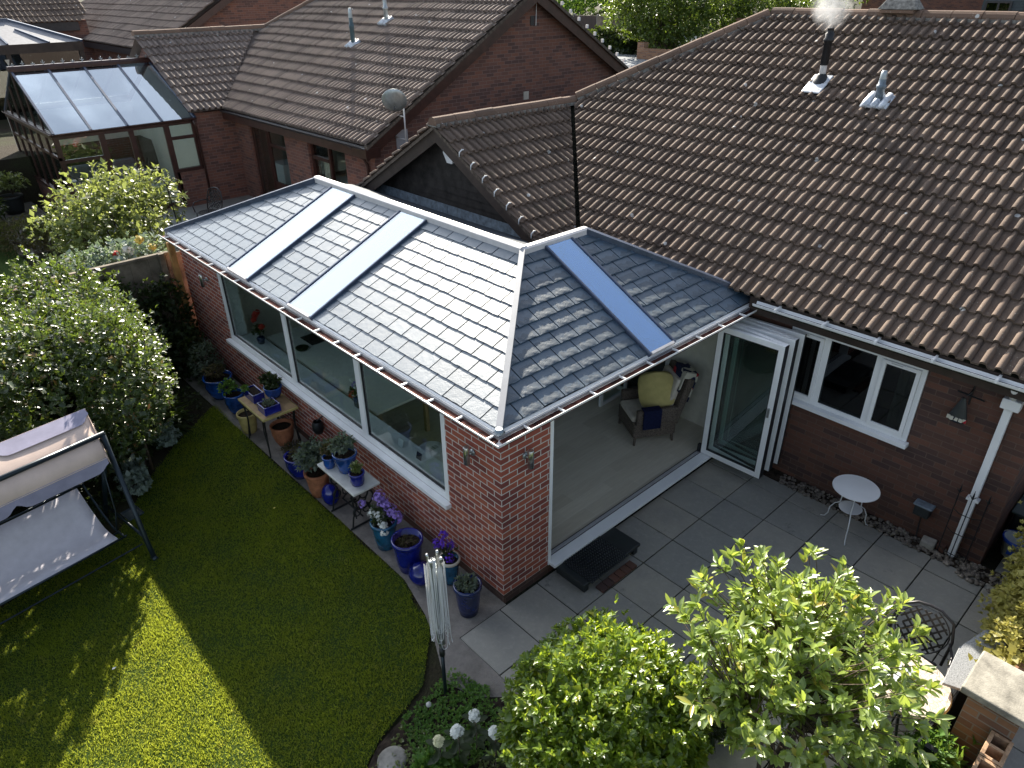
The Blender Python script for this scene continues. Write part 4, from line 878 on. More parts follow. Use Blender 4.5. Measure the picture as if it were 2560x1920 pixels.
m = MB(); gutter_prof(m, [(nx-.04, 15.7, -1, 0), (nx-.04, nyv+.1, -1, 0)], .055, 3.24); m.build('gutter', 'dark_bronze', N2)
MB().box(nx, nx+.03, nyv+.1, 15.8, 3.0, 3.22).box(nx+.03, nw, nyv+.3, 15.8, 3.05, 3.07).build('fascia', 'mahogany', N2)
MB().tube([(nx-.02, 9.3, 3.2), (nx+.05, 9.28, 3.05), (nw-.09, 9.2, 2.9), (nw-.05, 9.15, 2.75), (nw-.05, 9.15, .9)], .036, 8).build('downpipe', 'mahogany', N2, smooth=True)
m = MB()
for sgn in (-1,):
    for k in range(16):
        X_ = nxr+.15+k*.3; m.box(X_, X_+.03, nyv-.012, nyv+.06, nzr-(X_-nxr)*T3-.01, nzr-(X_-nxr)*T3+.07)
m.build('verge_clips', 'white_satin', nr)
flue((6.67, 12.93, nze+(6.67-nx)*T3+.03), .84, N2, 'teal'); flue((7.52, 12.63, nze+(7.52-nx)*T3+.03), .62, N2, 'pale')
MB().box(8.78, 8.94, nyw-.02, nyw, 3.66, 3.84).build('wall_vent', 'cream_fabric', N2); MB().box(5.02, 5.32, nyw-.03, nyw-.005, 2.9, 3.42).build('meter_box', 'alu_grey', N2)
MB().box(9.0, 9.13, nyw-.02, nyw-.004, 5.25, 5.45).build('wall_vent', 'dark_bronze', N2)
MB().tube([(9.18, nyw-.05, 6.0), (9.15, nyw-.05, 5.6), (9.14, nyw-.05, 5.25)], .008, 6).build('cable', 'white_satin', N2)
for y in (12.9, 9.95): MB().box(nw-.16, nw-.01, y-.1, y+.08, 3.03, 3.08).build('floodlight', 'cream_fabric', N2)
# satellite dish on its pole beside the gable
sd_ = thing('satellite_dish', 'grey satellite dish on a white pole beside the neighbouring brick gable', 'dish', (5.0, 8.5, 3.2))
MB().tube([(5.0, 8.50, 3.2), (5.0, 8.50, 4.14)], .017, 8).tube([(5.0, 8.5, 3.3), (5.0, 8.92, 3.3)], .012, 6).tube([(5.0, 8.5, 3.75), (5.0, 8.92, 3.75)], .012, 6).build('pole', 'alu_white', sd_, smooth=True)
m = MB(); m.lathe([(.001, 0), (.08, .004), (.17, .02), (.25, .045), (.252, .05), (.17, .027), (.08, .012), (.001, .008)], 24); dd = m.build('reflector', 'galv', sd_, smooth=True, recalc=False)
q_ = Vector((math.cos(R(50))*math.cos(R(25)), math.sin(R(50))*math.cos(R(25)), math.sin(R(25)))).to_track_quat('Z', 'Y'); dd.rotation_mode = 'QUATERNION'; dd.rotation_quaternion = q_; dd.location = Vector((4.72, 8.40, 4.08))-wloc(sd_)
MB().tube([(5.0, 8.5, 4.08), (4.85, 8.48, 4.08), (4.78, 8.46, 4.08)], .016, 6).tube([(4.78, 8.46, 4.08), (4.74, 8.44, 3.93), (4.95, 8.75, 3.86)], .011, 6).box(4.74, 4.82, 8.42, 8.5, 4.02, 4.14).build('mount_arm', 'dark_bronze', sd_, smooth=False)
# ================= CONSERVATORY of the neighbour =================
CV = thing('conservatory', 'dark framed glass conservatory with blue tinted roof beside the neighbouring bungalow', 'conservatory', (1.7, 18.4, .85))
cx0, cx1, cy0, cy1, cze, czr = 0.02, 3.36, 15.87, 20.95, 3.12, 4.33; cyr = (cy0+cy1)/2
MB().box(cx0, cx0+.2, cy0, cy1, .7, 1.45).box(2.64, cx1, cy0, cy0+.2, .7, 1.80).box(cx0, cx1, cy1-.2, cy1, .7, 1.45).build('dwarf_wall', 'neighbour_brick', CV)
MB().box(cx0+.2, 3.42, cy0+.1, cy1-.2, .8, .93).build('floor', 'floor_plank', CV); MB().box(3.38, 3.42, cy0+.25, cy1, .93, 4.2).box(cx0, 3.4, cy1-.01, cy1+.03, 1.45, 3.1).build('inner_wall', 'plaster', CV, clips=[(Vector((0, cyr, czr-.08)), Vector((0, -(czr-cze), cyr-cy0)).normalized()), (Vector((0, cyr, czr-.08)), Vector((0, (czr-cze), cyr-cy0)).normalized())])
f = MB()
for a, b_ in ((cx0, .13), (1.0, 1.14), (1.70, 1.82), (2.56, 2.70), (3.28, cx1)): f.box(a, b_, cy0, cy0+.07, .93 if a < 2.6 else 1.8, 3.0)
f.box(cx0, cx1, cy0-.01, cy0+.08, 2.98, 3.12); f.box(.13, 1.0, cy0, cy0+.07, 2.42, 2.50); f.box(2.70, 3.28, cy0, cy0+.07, 2.62, 2.70); f.box(2.6, 3.3, cy0-.03, cy0+.1, 1.8, 1.88); f.box(.1, 2.6, cy0, cy0+.07, .93, 1.05)
for k in range(7): y = cy0+.08+k*(cy1-cy0-.14)/6; f.box(cx0, cx0+.06, y-.04, y+.04, 1.5, 3.0)
f.box(cx0, cx0+.06, cy0, cy1, 2.50, 2.57); f.box(cx0-.02, cx0+.09, cy0, cy1, 1.45, 1.52); f.box(cx0-.03, cx0+.08, cy0, cy1, 2.98, 3.12)
for k in range(1, 6):
    y = cy0+k*(cy1-cy0)/6; zt = czr-abs(y-cyr)/(cyr-cy0)*(czr-cze); f.box(cx0, cx0+.05, y-.03, y+.03, 3.12, zt-.03)
f.build('frame', 'mahogany', CV)
for a, b_, z0, z1 in ((.13, 1.0, 1.05, 2.42), (.13, 1.0, 2.5, 2.98), (1.14, 1.70, 1.05, 2.98), (1.82, 2.56, 1.05, 2.98), (2.70, 3.28, 1.88, 2.62), (2.70, 3.28, 2.70, 2.98)): pane('y', cy0+.035, a, b_, z0, z1, 'window_glass', CV)
pane('x', cx0+.03, cy0+.1, cy1-.1, 1.52, 2.98, 'dark_glass', CV)
MB().box(cx0+.14, cx0+.155, cy0+.4, cy1-.3, 1.55, 2.95).build('blind', 'plaster', CV)
m = MB(); m.prism([(cx0+.02, cy0+.05, cze), (cx0+.02, cy1-.05, cze), (cx0+.02, cyr, czr-.04)], (.008, 0, 0)); m.build('gable_pane', 'dark_glass', CV)
m = MB(); m.quadface([(cx0, cy0-.06, cze), (3.40, cy0-.06, cze), (3.40, cyr, czr), (cx0, cyr, czr)]); rfp = m.build('roof_pane', 'conservatory_glass', CV, recalc=False)
m = MB(); m.quadface([(3.40, cy1+.06, cze), (cx0, cy1+.06, cze), (cx0, cyr, czr), (3.40, cyr, czr)]); m.build('roof_pane', 'conservatory_glass', CV, recalc=False)
m = MB()
for X_ in (cx0+.02, .86, 1.70, 2.54, 3.38): m.bar((X_, cy0-.09, cze+.0), (X_, cyr, czr+.01), .05, .05)
for X_ in (cx0+.02, .86, 1.70, 2.54, 3.38): m.bar((X_, cy1+.09, cze+.0), (X_, cyr, czr+.01), .05, .05)
m.build('glazing_bars', 'dark_blue_metal', CV)
m = MB(); cap(m, (cx0-.03, cyr, czr+.01), (3.42, cyr, czr+.01), .12, .07); rg = m.build('ridge', 'mahogany', CV)
for k in range(15):
    X_ = .12+k*.23; h_ = .13 if k % 2 else .09; m = MB(); z0 = czr+.08
    m.tube([(X_, cyr, z0), (X_, cyr, z0+h_)], [.012, .004], 5); m.tube([(X_-.045, cyr, z0+h_*.55), (X_, cyr, z0+h_*.3), (X_+.045, cyr, z0+h_*.55)], .009, 5); m.ball((X_, cyr, z0+h_*.7), .014, 6, 4); m.build('finial', 'galv', rg)
m = MB(); gutter_prof(m, [(cx0-.04, cy1, -1, 0), (cx0-.04, cy0-.1, -1, -1), (3.4, cy0-.1, 0, -1)], .05, 3.12); m.build('gutter', 'mahogany', CV)
MB().tube([(3.3, cy0-.1, 3.06), (3.36, cy0-.06, 2.9), (3.37, cy0-.05, 1.0)], .03, 8).build('downpipe', 'mahogany', CV, smooth=True)
# inside the conservatory
sf = thing('sofa', 'dark grey sofa inside the neighbouring conservatory', 'sofa', (1.6, 18.6, .93))
MB().box(.7, 2.5, 18.2, 19.0, .98, 1.35).build('seat', 'grey_sofa', sf, bevel=.05); MB().box(.7, 2.5, 18.9, 19.15, 1.2, 1.75).build('backrest', 'grey_sofa', sf, bevel=.05)
for X_ in (.55, 2.45): MB().box(X_, X_+.2, 18.2, 19.1, .98, 1.5).build('armrest', 'grey_sofa', sf, bevel=.04)
tt = thing('coffee_table', 'pale wooden low table inside the glass door of the conservatory', 'table', (2.2, 16.8, .93))
MB().box(1.75, 2.55, 16.5, 17.1, 1.33, 1.37).build('tabletop', 'cream_fabric', tt)
for X_, Y_ in ((1.8, 16.55), (2.5, 16.55), (1.8, 17.05), (2.5, 17.05)): MB().box(X_-.02, X_+.02, Y_-.02, Y_+.02, .93, 1.33).build('leg', 'light_wood', tt)
dr = thing('drawer_unit', 'small light wood drawer unit behind the left window of the conservatory', 'drawers', (.6, 16.5, .93)); MB().box(.25, .85, 16.3, 16.8, .93, 1.45).build('carcass', 'light_wood', dr, bevel=.01); MB().box(.25, .85, 16.285, 16.299, 1.2, 1.4).build('drawer', 'light_wood', dr)
# ================= THIRD HOUSE =================
N3 = thing('bungalow', 'farthest brown tiled bungalow with a plain brick gable, top left of the picture', 'house', (8.5, 26, 2.0))
m = MB(); m.prism([(5.95, 25.0, 1.8), (15.4, 25.0, 1.8), (15.4, 25.0, 4.1), (10.6, 25.0, 6.8), (5.95, 25.0, 4.1)], (0, .28, 0)); m.box(5.95, 6.2, 25.28, 41, 1.8, 4.1); m.box(-4, 5.95, 33.4, 33.7, 1.8, 4.9); m.build('wall', 'neighbour_brick', N3)
r3 = tiles('roof', (5.6, 40.6, 4.12), (0, -1, 0), (C3, 0, S3), 14, 84, 'neighbour_tile', N3, [(Vector((0, 24.7, 0)), Vector((0, -1, 0)))], gauge=.42, pitch=.19, lod=1)
m = MB(); m.quadface([(5.65, 24.73, 4.09), (5.65, 40.6, 4.09), (10.7, 40.6, 6.98), (10.7, 24.73, 6.98)]); m.quadface([(10.7, 24.73, 6.98), (10.7, 40.6, 6.98), (15.7, 40.6, 4.1), (15.7, 24.73, 4.1)]); m.quadface([(10.7, 40.58, 6.98), (5.65, 40.58, 4.1), (15.7, 40.58, 4.1)]); m.build('roof_underlay', 'neighbour_tile', N3, recalc=False)
m = MB(); m.prism([(10.7, 24.76, 6.92), (5.6, 24.76, 4.02), (5.6, 24.76, 3.78), (10.7, 24.76, 6.65)], (0, .035, 0)); m.prism([(10.7, 24.76, 6.92), (15.7, 24.76, 4.02), (15.7, 24.76, 3.78), (10.7, 24.76, 6.65)], (0, .035, 0)); m.build('barge_board', 'mahogany', N3)
MB().box(5.6, 5.63, 24.8, 40.6, 3.85, 4.06).build('fascia', 'dark_bronze', N3)
w3 = tiles('wing_roof', (-6, 33.2, 4.85), (1, 0, 0), (0, C3, S3), 7, 64, 'roof_tile', N3, [(Vector((5.75, 33.2, 0)), Vector((.8, -.6, 0)))], gauge=.42, pitch=.19, lod=1)
MB().box(-6, 5.6, 33.3, 33.4, 4.5, 4.83).build('fascia', 'dark_bronze', N3)
C4 = thing('conservatory', 'hip roofed dark framed conservatory at the top left edge behind the finials', 'conservatory', (1.5, 29, 2.0))
ap = (2.35, 29.6, 5.08); m = MB(); m.quadface([(-3, 27.6, 4.4), (4.1, 27.6, 4.4), ap, (-3, 29.6, 5.08)]); m.build('roof_pane', 'flat_grey', C4, recalc=False)
m = MB(); m.bar((4.12, 27.55, 4.42), (ap[0], ap[1], ap[2]+.03), .09, .07)
for X_ in (3.05, 1.75, .4, -1): m.bar((X_, 27.55, 4.42), (min(X_-.2, ap[0]), 27.6+2.0*(1 if X_ < 2.4 else (4.1-X_)/(4.1-2.35)), 4.42+.68*(1 if X_ < 2.4 else (4.1-X_)/(4.1-2.35))), .06, .05)
m.box(-3, ap[0], ap[1]-.08, ap[1]+.08, 5.05, 5.16); m.build('glazing_bars', 'dark_blue_metal', C4)
MB().box(-3, 4.1, 27.55, 27.66, 4.1, 4.4).box(3.95, 4.1, 27.6, 27.75, 2, 4.1).box(1.6, 1.75, 27.6, 27.7, 2, 4.1).box(-.6, -.45, 27.6, 27.7, 2, 4.1).build('frame', 'brown_fascia', C4)
pane('y', 27.68, -3, 4, 2, 4.1, 'dark_glass', C4); MB().box(-3, 4.0, 28.3, 28.35, 2, 4.35).build('inner_wall', 'dark_room', C4)  # dark sheet close behind the glass stands in for the unlit interior
bt = MB()
for k in range(9):
    X_ = -.9+k*.30; zt = 3.95-.03*math.sin(k/8*3.1)*3; bt.prism([(X_, 27.52, zt), (X_+.15, 27.52, zt), (X_+.075, 27.52, zt-.22)], (0, .01, 0))
tag(bt.build('bunting', 'cream_fabric'), 'string of cream triangular bunting flags under the far conservatory gutter', 'bunting')

# ================= BACKDROP beyond the ridge =================
def tree(name, label, base, trunk_h, ells, n, per, L, W, mat, group=None, inner=.45):
    t = thing(name, label, 'tree', base, group); x, y, z = base
    p, nn = shell(ells, n, inner, z+.1, .22); leaves('crown', *clusters(p, nn+np.array([0, 0, .2]), per, L, W, 1.0), mat, t)
    m = MB(); m.tube([(x, y, z-.1), (x+.05, y, z+trunk_h*.6), (x, y+.05, z+trunk_h)], [.13, .10, .07], 8)
    for i in range(8):
        e = ells[i % len(ells)]; a = i*2.4; m.tube([(x, y, z+trunk_h*.6), ((x+e[0])/2+.3*math.cos(a), (y+e[1])/2+.3*math.sin(a), (z+trunk_h+e[2])/2), (e[0]+e[3]*.6*math.cos(a), e[1]+e[4]*.6*math.sin(a), e[2]+e[5]*.4)], [.06, .04, .012], 6)
    m.build('trunk', 'bark', t, smooth=True)
tree('garden_tree', 'large round leafy tree behind the roof hip, left of the steam', (28.8, 19.6, 2.7), 1.2, [(28.6, 19.6, 4.9, 2.3, 2.2, 2.1), (28.2, 20.9, 5.2, 1.8, 1.9, 1.7), (28.9, 18.4, 4.7, 1.7, 1.6, 1.5)], 4200, 6, .17, .085, 'leaf_tree')
tree('garden_tree', 'loose leafy shrub tree directly behind the steaming flue', (32, 16.0, 2.8), 1.0, [(32, 16.2, 4.5, 2.0, 2.2, 1.6), (31.5, 17.6, 4.7, 1.6, 1.7, 1.5), (32.2, 14.4, 4.3, 1.4, 1.6, 1.2)], 3600, 6, .17, .08, 'leaf_tree')
tree('garden_tree', 'wide hedge like tree along the top edge behind the timber fence', (33, 31, 2.9), 1.0, [(33, 31, 5.2, 2.3, 3.0, 1.3), (34.5, 27.6, 5.4, 2.0, 2.4, 1.3), (31.5, 35, 5.2, 2.2, 3.0, 1.4), (36, 24, 5.6, 2, 2.4, 1.6)], 4200, 6, .2, .1, 'leaf_bright')
tree('garden_tree', 'dark tree in the gap between the two rear gardens', (44, 27, 3), 2.0, [(44, 27, 6.0, 3.5, 4.0, 2.8), (47, 21, 6.0, 3, 3, 2.4), (42, 33, 6.0, 3, 4, 2.6)], 3600, 6, .3, .15, 'leaf_tree')
fn = thing('panel_fence', 'brown timber panel fence with a concrete post behind the far gable', 'fence', (29, 24, 2.8))
for k in range(9):
    y = 19.3+k*1.9; x = 29.4+.12*k; MB().box(x, x+.04, y+.06, y+1.84, 2.9, 4.42).build('panel', 'brown_fascia' if k % 2 else 'fence_timber', fn); MB().box(x-.04, x+.07, y-.06, y+.06, 2.7, 4.5).build('post', 'concrete', fn)
gw = MB(); gw.box(26.6, 26.85, 15.0, 19.6, 2.55, 3.25); gw.box(26.6, 26.95, 19.2, 19.6, 3.25, 3.5); tag(gw.build('garden_wall', 'garden_brick'), 'low brick garden wall under the large round tree', 'wall')
gp = MB(); gp.box(30.4, 30.75, 16.3, 16.65, 2.6, 4.4); gp.box(30.35, 30.8, 16.25, 16.7, 4.4, 4.48); tag(gp.build('brick_pier', 'garden_brick'), 'brick gate pier between the two trees behind the ridge', 'pier')
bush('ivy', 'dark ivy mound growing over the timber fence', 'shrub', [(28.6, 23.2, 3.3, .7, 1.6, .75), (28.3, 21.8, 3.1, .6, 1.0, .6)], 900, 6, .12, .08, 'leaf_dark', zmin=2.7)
H5 = thing('house', 'plain red brick house wall beyond the roof vent', 'house', (58, 20, 3))
m = MB(); m.box(52, 60, 11.5, 20.2, 2, 9); m.build('wall', 'neighbour_brick', H5); m = MB(); m.prism([(51.6, 11.2, 9), (60.4, 11.2, 9), (56, 11.2, 11.5)], (0, 9.3, 0)); m.build('roof', 'neighbour_tile', H5)
H6 = thing('house', 'dark clad house with pale windows at the top right corner', 'house', (50, 6, 3))
m = MB(); m.box(47, 56, -2, 11.1, 2, 5.2)
for k in range(22): m.box(46.97, 47, -2, 11.1, 2+k*.145, 2.10+k*.145)
m.build('wall', 'clad_blue', H6); m = MB(); m.prism([(46.4, -2.4, 6.6), (56.6, -2.4, 6.6), (51.5, -2.4, 9.5)], (0, 14, 0)); m.box(47, 56, -2, 11.1, 5.2, 6.6); m.build('roof', 'brown_fascia', H6)
for y in (2.2, 5.0, 7.6, 9.6):
    f = MB(); frame_rect(f, 'x', 46.93, y, y+1.35, 3.1, 4.9, .1, -.04, .03); f.box(46.9, 46.95, y+.62, y+.72, 3.2, 4.8); fo = f.build('window', 'dark_bronze' if y > 9 else 'mahogany', H6); pane('x', 46.94, y+.1, y+1.25, 3.2, 4.8, 'dark_glass', fo)
# ================= BOUNDARY FENCE =================
bf = thing('boundary_fence', 'grey weathered board fence between the two gardens, meeting the extension', 'fence', (-2, 8.75, 0))
m = MB()
for k in range(47):
    x = .28-k*.152; m.box(x-.15, x, 8.72+.008*(k % 2), 8.745+.008*(k % 2), 0, 2.0)
m.build('boards', 'fence_timber', bf); MB().box(-6.9, -.12, 8.69, 8.78, 2.0, 2.05).build('coping', 'fence_timber', bf, bevel=.008)
for k in range(4): x = -.22-k*1.85; MB().box(x-.09, x, 8.62, 8.72, 0, 2.06).build('post', 'fence_timber', bf)
tag(MB().box(-.16, -.06, 8.46, 8.56, 0, 2.26).build('fence_post', 'post_orange', bevel=.006), 'orange brown timber post at the end of the extension wall', 'post')
# ================= WALL LIGHTS etc =================
def wall_light(label, c, nrm_, tan_):
    c, n_, t_ = Vector(c), Vector(nrm_), Vector(tan_); t = thing('wall_light', label, 'wall light', c, 'steel wall lights on the extension')
    q = c+n_*.09; MB().tube([q+Vector((0, 0, -.11)), q+Vector((0, 0, .10)), q+Vector((0, 0, .105))], [.034, .034, .030], 16).build('lamp_body', 'steel', t, smooth=True)
    MB().tube([c, c+n_*.065], .016, 8).tube([c-n_*.0, c+n_*.018], .038, 14).build('bracket', 'galv', t, smooth=True)
wall_light('steel cylinder wall light left of the brick corner, next to the long window', (0, .435, 1.90), (-1, 0, 0), (0, 1, 0))
wall_light('steel cylinder wall light right of the brick corner, next to the door opening', (.33, 0, 1.92), (0, -1, 0), (1, 0, 0))
wall_light('steel cylinder wall light at the far end of the window wall by the fence', (0, 7.35, 1.88), (-1, 0, 0), (0, 1, 0))
hb = thing('hanging_planter', 'black round wall planter on the brickwork under the long window', 'planter', (-.1, 3.85, .6))
MB().lathe([(.001, -.12), (.06, -.10), (.085, -.03), (.08, .05), (.06, .09)], 14, (-.10, 3.85, .64)).build('bowl', 'black_iron', hb, smooth=True); MB().tube([(0, 3.85, .78), (-.1, 3.85, .74), (-.1, 3.85, .70)], .01, 6).build('hook', 'black_iron', hb)
# ================= POTS =================
def pot(label, c, r, h, mat, soil=.88, shape='round', group='glazed pots along the extension wall', rib=.0, taper=.68):
    t = thing('plant_pot', label, 'plant pot', (*c[:2], c[2]), group)
    x, y, z = c; th = .014 if r < .12 else .02
    if shape == 'bowl': prof = [(.001, 0), (r*.55, 0), (r*.80, h*.25), (r*.97, h*.6), (r*.96, h*.86), (r*1.04, h*.93), (r*1.04, h), (r-th, h), (r-th, h*.8), (.001, h*.78)]
    elif shape == 'egg': prof = [(.001, 0), (r*.5, .01), (r*.85, h*.25), (r, h*.5), (r*.88, h*.75), (r*.55, h*.93), (.001, h)]
    else: prof = [(.001, 0), (r*taper, 0), (r*(taper+.12), h*.3), (r*.93, h*.84), (r*.93, h*.86), (r*1.03, h*.88), (r*1.03, h), (r-th, h), (r-th*1.3, h*.82), (.001, h*.8)]
    MB().lathe(prof, 40 if rib else 28, c, rib, 18 if r < .12 else 24).build('pot_body', mat, t, smooth=True)
    if shape != 'egg':
        m = MB(); m.disc((x, y, z+h*soil), r-th*1.2, 24); 
        for k in range(26): a = random.uniform(0, 6.28); q = (r-.03)*math.sqrt(random.random()); m.ball((x+q*math.cos(a), y+q*math.sin(a), z+h*soil), random.uniform(.006, .014), 5, 4, .6)
        m.build('compost', 'compost', t)
    return t
def potplant(t, c, r, h, n, per, L, W, mat, part='foliage', up=.5, squash=1.0):
    p, nn = shell([(c[0], c[1], c[2], r, r, h)], n, .35, c[2]-h*.4, .2); leaves(part, *clusters(p, nn+np.array([0, 0, up]), per, L, W, .9), mat, t)
    m = MB()
    for k in range(6): a = k*1.05; m.tube([(c[0], c[1], c[2]-h*.9), (c[0]+r*.3*math.cos(a), c[1]+r*.3*math.sin(a), c[2]-h*.1), (c[0]+r*.6*math.cos(a), c[1]+r*.6*math.sin(a), c[2]+h*.5)], [.006, .005, .002], 5)
    m.build('stem', 'bark', t)
Z0 = .006
t = pot('largest pale blue ribbed bowl pot at the far end of the wall', (-.40, 6.78, Z0), .235, .40, 'blue_glaze', .86, 'bowl', rib=.025); potplant(t, (-.40, 6.85, .45), .17, .14, 90, 5, .07, .035, 'leaf_brown'); 
t = pot('blue bowl pot on the paving under the near end of the trough', (-.42, 6.12, Z0), .165, .36, 'blue_glaze', .86, 'bowl', rib=.0); potplant(t, (-.46, 6.2, .46), .15, .12, 80, 5, .06, .035, 'leaf_bright')
t = pot('beige clay pot standing under the yellow topped table', (-.52, 5.42, Z0), .15, .34, 'timber_yellow'); 
t = pot('round terracotta urn under the yellow topped table', (-.28, 4.72, Z0), .17, .34, 'terracotta', .86, 'bowl')
t = pot('low teal dish pot on the paving between the two tables', (-.30, 4.25, Z0), .17, .12, 'teal_glaze', .8); potplant(t, (-.36, 4.3, .16), .15, .07, 50, 4, .08, .02, 'leaf_brown')
t = pot('wide blue bowl pot left of the terracotta pot', (-.50, 3.80, Z0), .185, .36, 'cobalt_glaze', .84, 'bowl'); potplant(t, (-.47, 3.85, .38), .13, .08, 50, 4, .06, .02, 'leaf_brown')
t = pot('terracotta pot overflowing with a grey green plant', (-.50, 3.25, Z0), .17, .38, 'terracotta', .86); potplant(t, (-.44, 3.33, .56), .27, .22, 330, 5, .07, .035, 'leaf_grey')
t = pot('cobalt blue egg shaped ornament pot under the white topped table', (-.50, 2.93, Z0), .125, .33, 'cobalt_glaze', shape='egg')
t = pot('dark teal pot holding lilac and white flowers', (-.42, 1.74, Z0), .165, .40, 'teal_glaze', .86)
def blooms(t, pts, r, mat, n=26, pr=.018):
    for c in pts:
        m = MB(); p = rand_unit(n)*r*RNG.uniform(.5, 1, (n, 1))+np.array(c)
        for q in p:
            d = Vector(q-np.array(c)+np.array([0, 0, .02])).normalized(); a = d.orthogonal().normalized(); b_ = d.cross(a); a0 = random.uniform(0, 6)
            for k in range(5):
                t_ = a0+k*1.257; u = a*math.cos(t_)+b_*math.sin(t_); v = a*math.cos(t_+.55)+b_*math.sin(t_+.55); v2 = a*math.cos(t_-.55)+b_*math.sin(t_-.55); Q = Vector(q)
                m.quadface([Q, Q+v2*pr*.8+d*.003, Q+u*pr*1.15+d*.004, Q+v*pr*.8+d*.003])
        m.build('blossom', mat, t, recalc=False)
potplant(t, (-.42, 1.76, .50), .13, .14, 60, 4, .07, .03, 'leaf_dark')
blooms(t, [(-.36, 1.78, .62), (-.33, 1.70, .54), (-.38, 1.84, .70), (-.30, 1.62, .46)], .085, 'lilac_petal', 60); blooms(t, [(-.52, 2.02, .56)], .055, 'lilac_petal', 24)
blooms(t, [(-.47, 1.74, .50), (-.48, 1.66, .42), (-.49, 1.62, .36), (-.50, 1.86, .50)], .06, 'white_petal', 34, .022)
t = pot('big cobalt blue pot with bare compost', (-.43, 1.22, Z0), .185, .46, 'cobalt_glaze', .82); potplant(t, (-.43, 1.22, .42), .12, .03, 40, 4, .05, .012, 'leaf_brown')
t = pot('round glossy cobalt blue ball beside the clothes airer', (-.47, .92, Z0), .15, .29, 'cobalt_glaze', shape='egg')
t = pot('slim teal pot with a cream rim and deep purple flowers', (-.21, .70, Z0), .115, .36, 'teal_glaze', .86); MB().lathe([(.118, .33), (.128, .335), (.128, .365), (.108, .365)], 24, (-.21, .70, Z0)).build('rim', 'cream_fabric', t, smooth=True)
potplant(t, (-.21, .74, .44), .10, .10, 40, 4, .05, .02, 'leaf_dark'); blooms(t, [(-.22, .78, .55), (-.17, .84, .62), (-.26, .86, .52), (-.14, .74, .50), (-.24, .66, .42)], .06, 'purple_petal', 40, .014)
t = pot('navy pot with a dry bush, nearest the brick corner', (-.35, .20, Z0), .155, .42, 'navy_glaze', .84); potplant(t, (-.36, .19, .44), .125, .10, 130, 5, .05, .02, 'leaf_grey')
# tables by the wall
def leg_set(t, pts, mat, r=.011, z=.7):
    for p in pts: MB().tube([(p[0], p[1], z), (p[0]+(p[2] if len(p) > 2 else 0), p[1]+(p[3] if len(p) > 2 else 0), 0)], r, 6).build('leg', mat, t)
T1 = thing('plant_table', 'black metal table with a yellow edged wooden top carrying blue planters', 'table', (-.36, 4.88, 0))
MB().box(-.64, -.08, 4.45, 5.30, .665, .70).build('tabletop', 'timber_yellow', T1, bevel=.004); MB().box(-.62, -.10, 4.47, 5.28, .7005, .706).build('top_inlay', 'marble' if False else 'light_wood', T1)
for x, y in ((-.60, 4.52), (-.60, 5.24), (-.12, 4.52), (-.12, 5.24)):
    sx = -1 if x < -.3 else 1; sy = -1 if y < 4.9 else 1; MB().tube([(x, y, .665), (x-.01*sx, y-.05*sy, .35), (x+.015*sx, y+.0*sy, .0)], .012, 6).tube([(x, y-.04*sy, .665), (x, y-.09*sy, .42), (x, y-.03*sy, .05)], .008, 6).build('leg', 'black_iron', T1)
MB().tube([(-.6, 4.52, .58), (-.45, 4.9, .35), (-.6, 5.24, .58)], .008, 6).tube([(-.12, 4.52, .58), (-.25, 4.9, .35), (-.12, 5.24, .58)], .008, 6).build('brace', 'black_iron', T1)
T2 = thing('plant_table', 'white marble topped table on a black cast iron sewing machine base', 'table', (-.42, 2.52, 0))
MB().box(-.60, -.215, 2.07, 2.97, .67, .70).build('tabletop', 'marble', T2, bevel=.005)
for y in (2.28, 2.78):
    m = MB()
    for s_ in (-1, 1):
        m.tube([(-.41+s_*.05, y, .67), (-.41+s_*.13, y, .5), (-.41+s_*.06, y, .36), (-.41+s_*.13, y, .18), (-.41+s_*.16, y, .02)], .012, 6)
        c = (-.41+s_*.06, y, .48); m.tube([(c[0]+.06*math.cos(a), y, c[2]+.07*math.sin(a)) for a in np.linspace(0, 6.28, 13)], .009, 5); c = (-.41+s_*.07, y, .25); m.tube([(c[0]+.055*math.cos(a), y, c[2]+.07*math.sin(a)) for a in np.linspace(0, 6.28, 13)], .009, 5)
    m.tube([(-.60, y, .02), (-.22, y, .02)], .014, 6); m.build('cast_leg', 'black_iron', T2)
MB().tube([(-.41, 2.28, .14), (-.41, 2.78, .14)], .012, 6).tube([(-.50, 2.28, .14), (-.41, 2.53, .42), (-.41, 2.78, .14)], .009, 6).tube([(-.35+.15*math.cos(a), 2.33, .36+.15*math.sin(a)) for a in np.linspace(0, 6.28, 21)], .011, 6).build('treadle', 'black_iron', T2)
def trough(label, c, lx, ly, h, mat, g='blue planters on the yellow table'):
    x, y, z = c; t = thing('planter', label, 'planter', c, g); m = MB(); m.box(x-lx/2, x+lx/2, y-ly/2, y+ly/2, z, z+.02)
    for a in ((x-lx/2, x-lx/2+.02, y-ly/2, y+ly/2), (x+lx/2-.02, x+lx/2, y-ly/2, y+ly/2), (x-lx/2+.02, x+lx/2-.02, y-ly/2, y-ly/2+.02), (x-lx/2+.02, x+lx/2-.02, y+ly/2-.02, y+ly/2)): m.box(*a, z+.02, z+h)
    m.build('pot_body', mat, t, bevel=.006); MB().box(x-lx/2+.02, x+lx/2-.02, y-ly/2+.02, y+ly/2-.02, z+h*.6, z+h*.84).build('compost', 'compost', t); return t
zt = .707
t = trough('long cobalt trough planter at the far end of the yellow table', (-.44, 5.12, zt), .18, .34, .14, 'cobalt_glaze'); potplant(t, (-.52, 5.24, .86), .06, .05, 30, 4, .05, .025, 'leaf_bright')
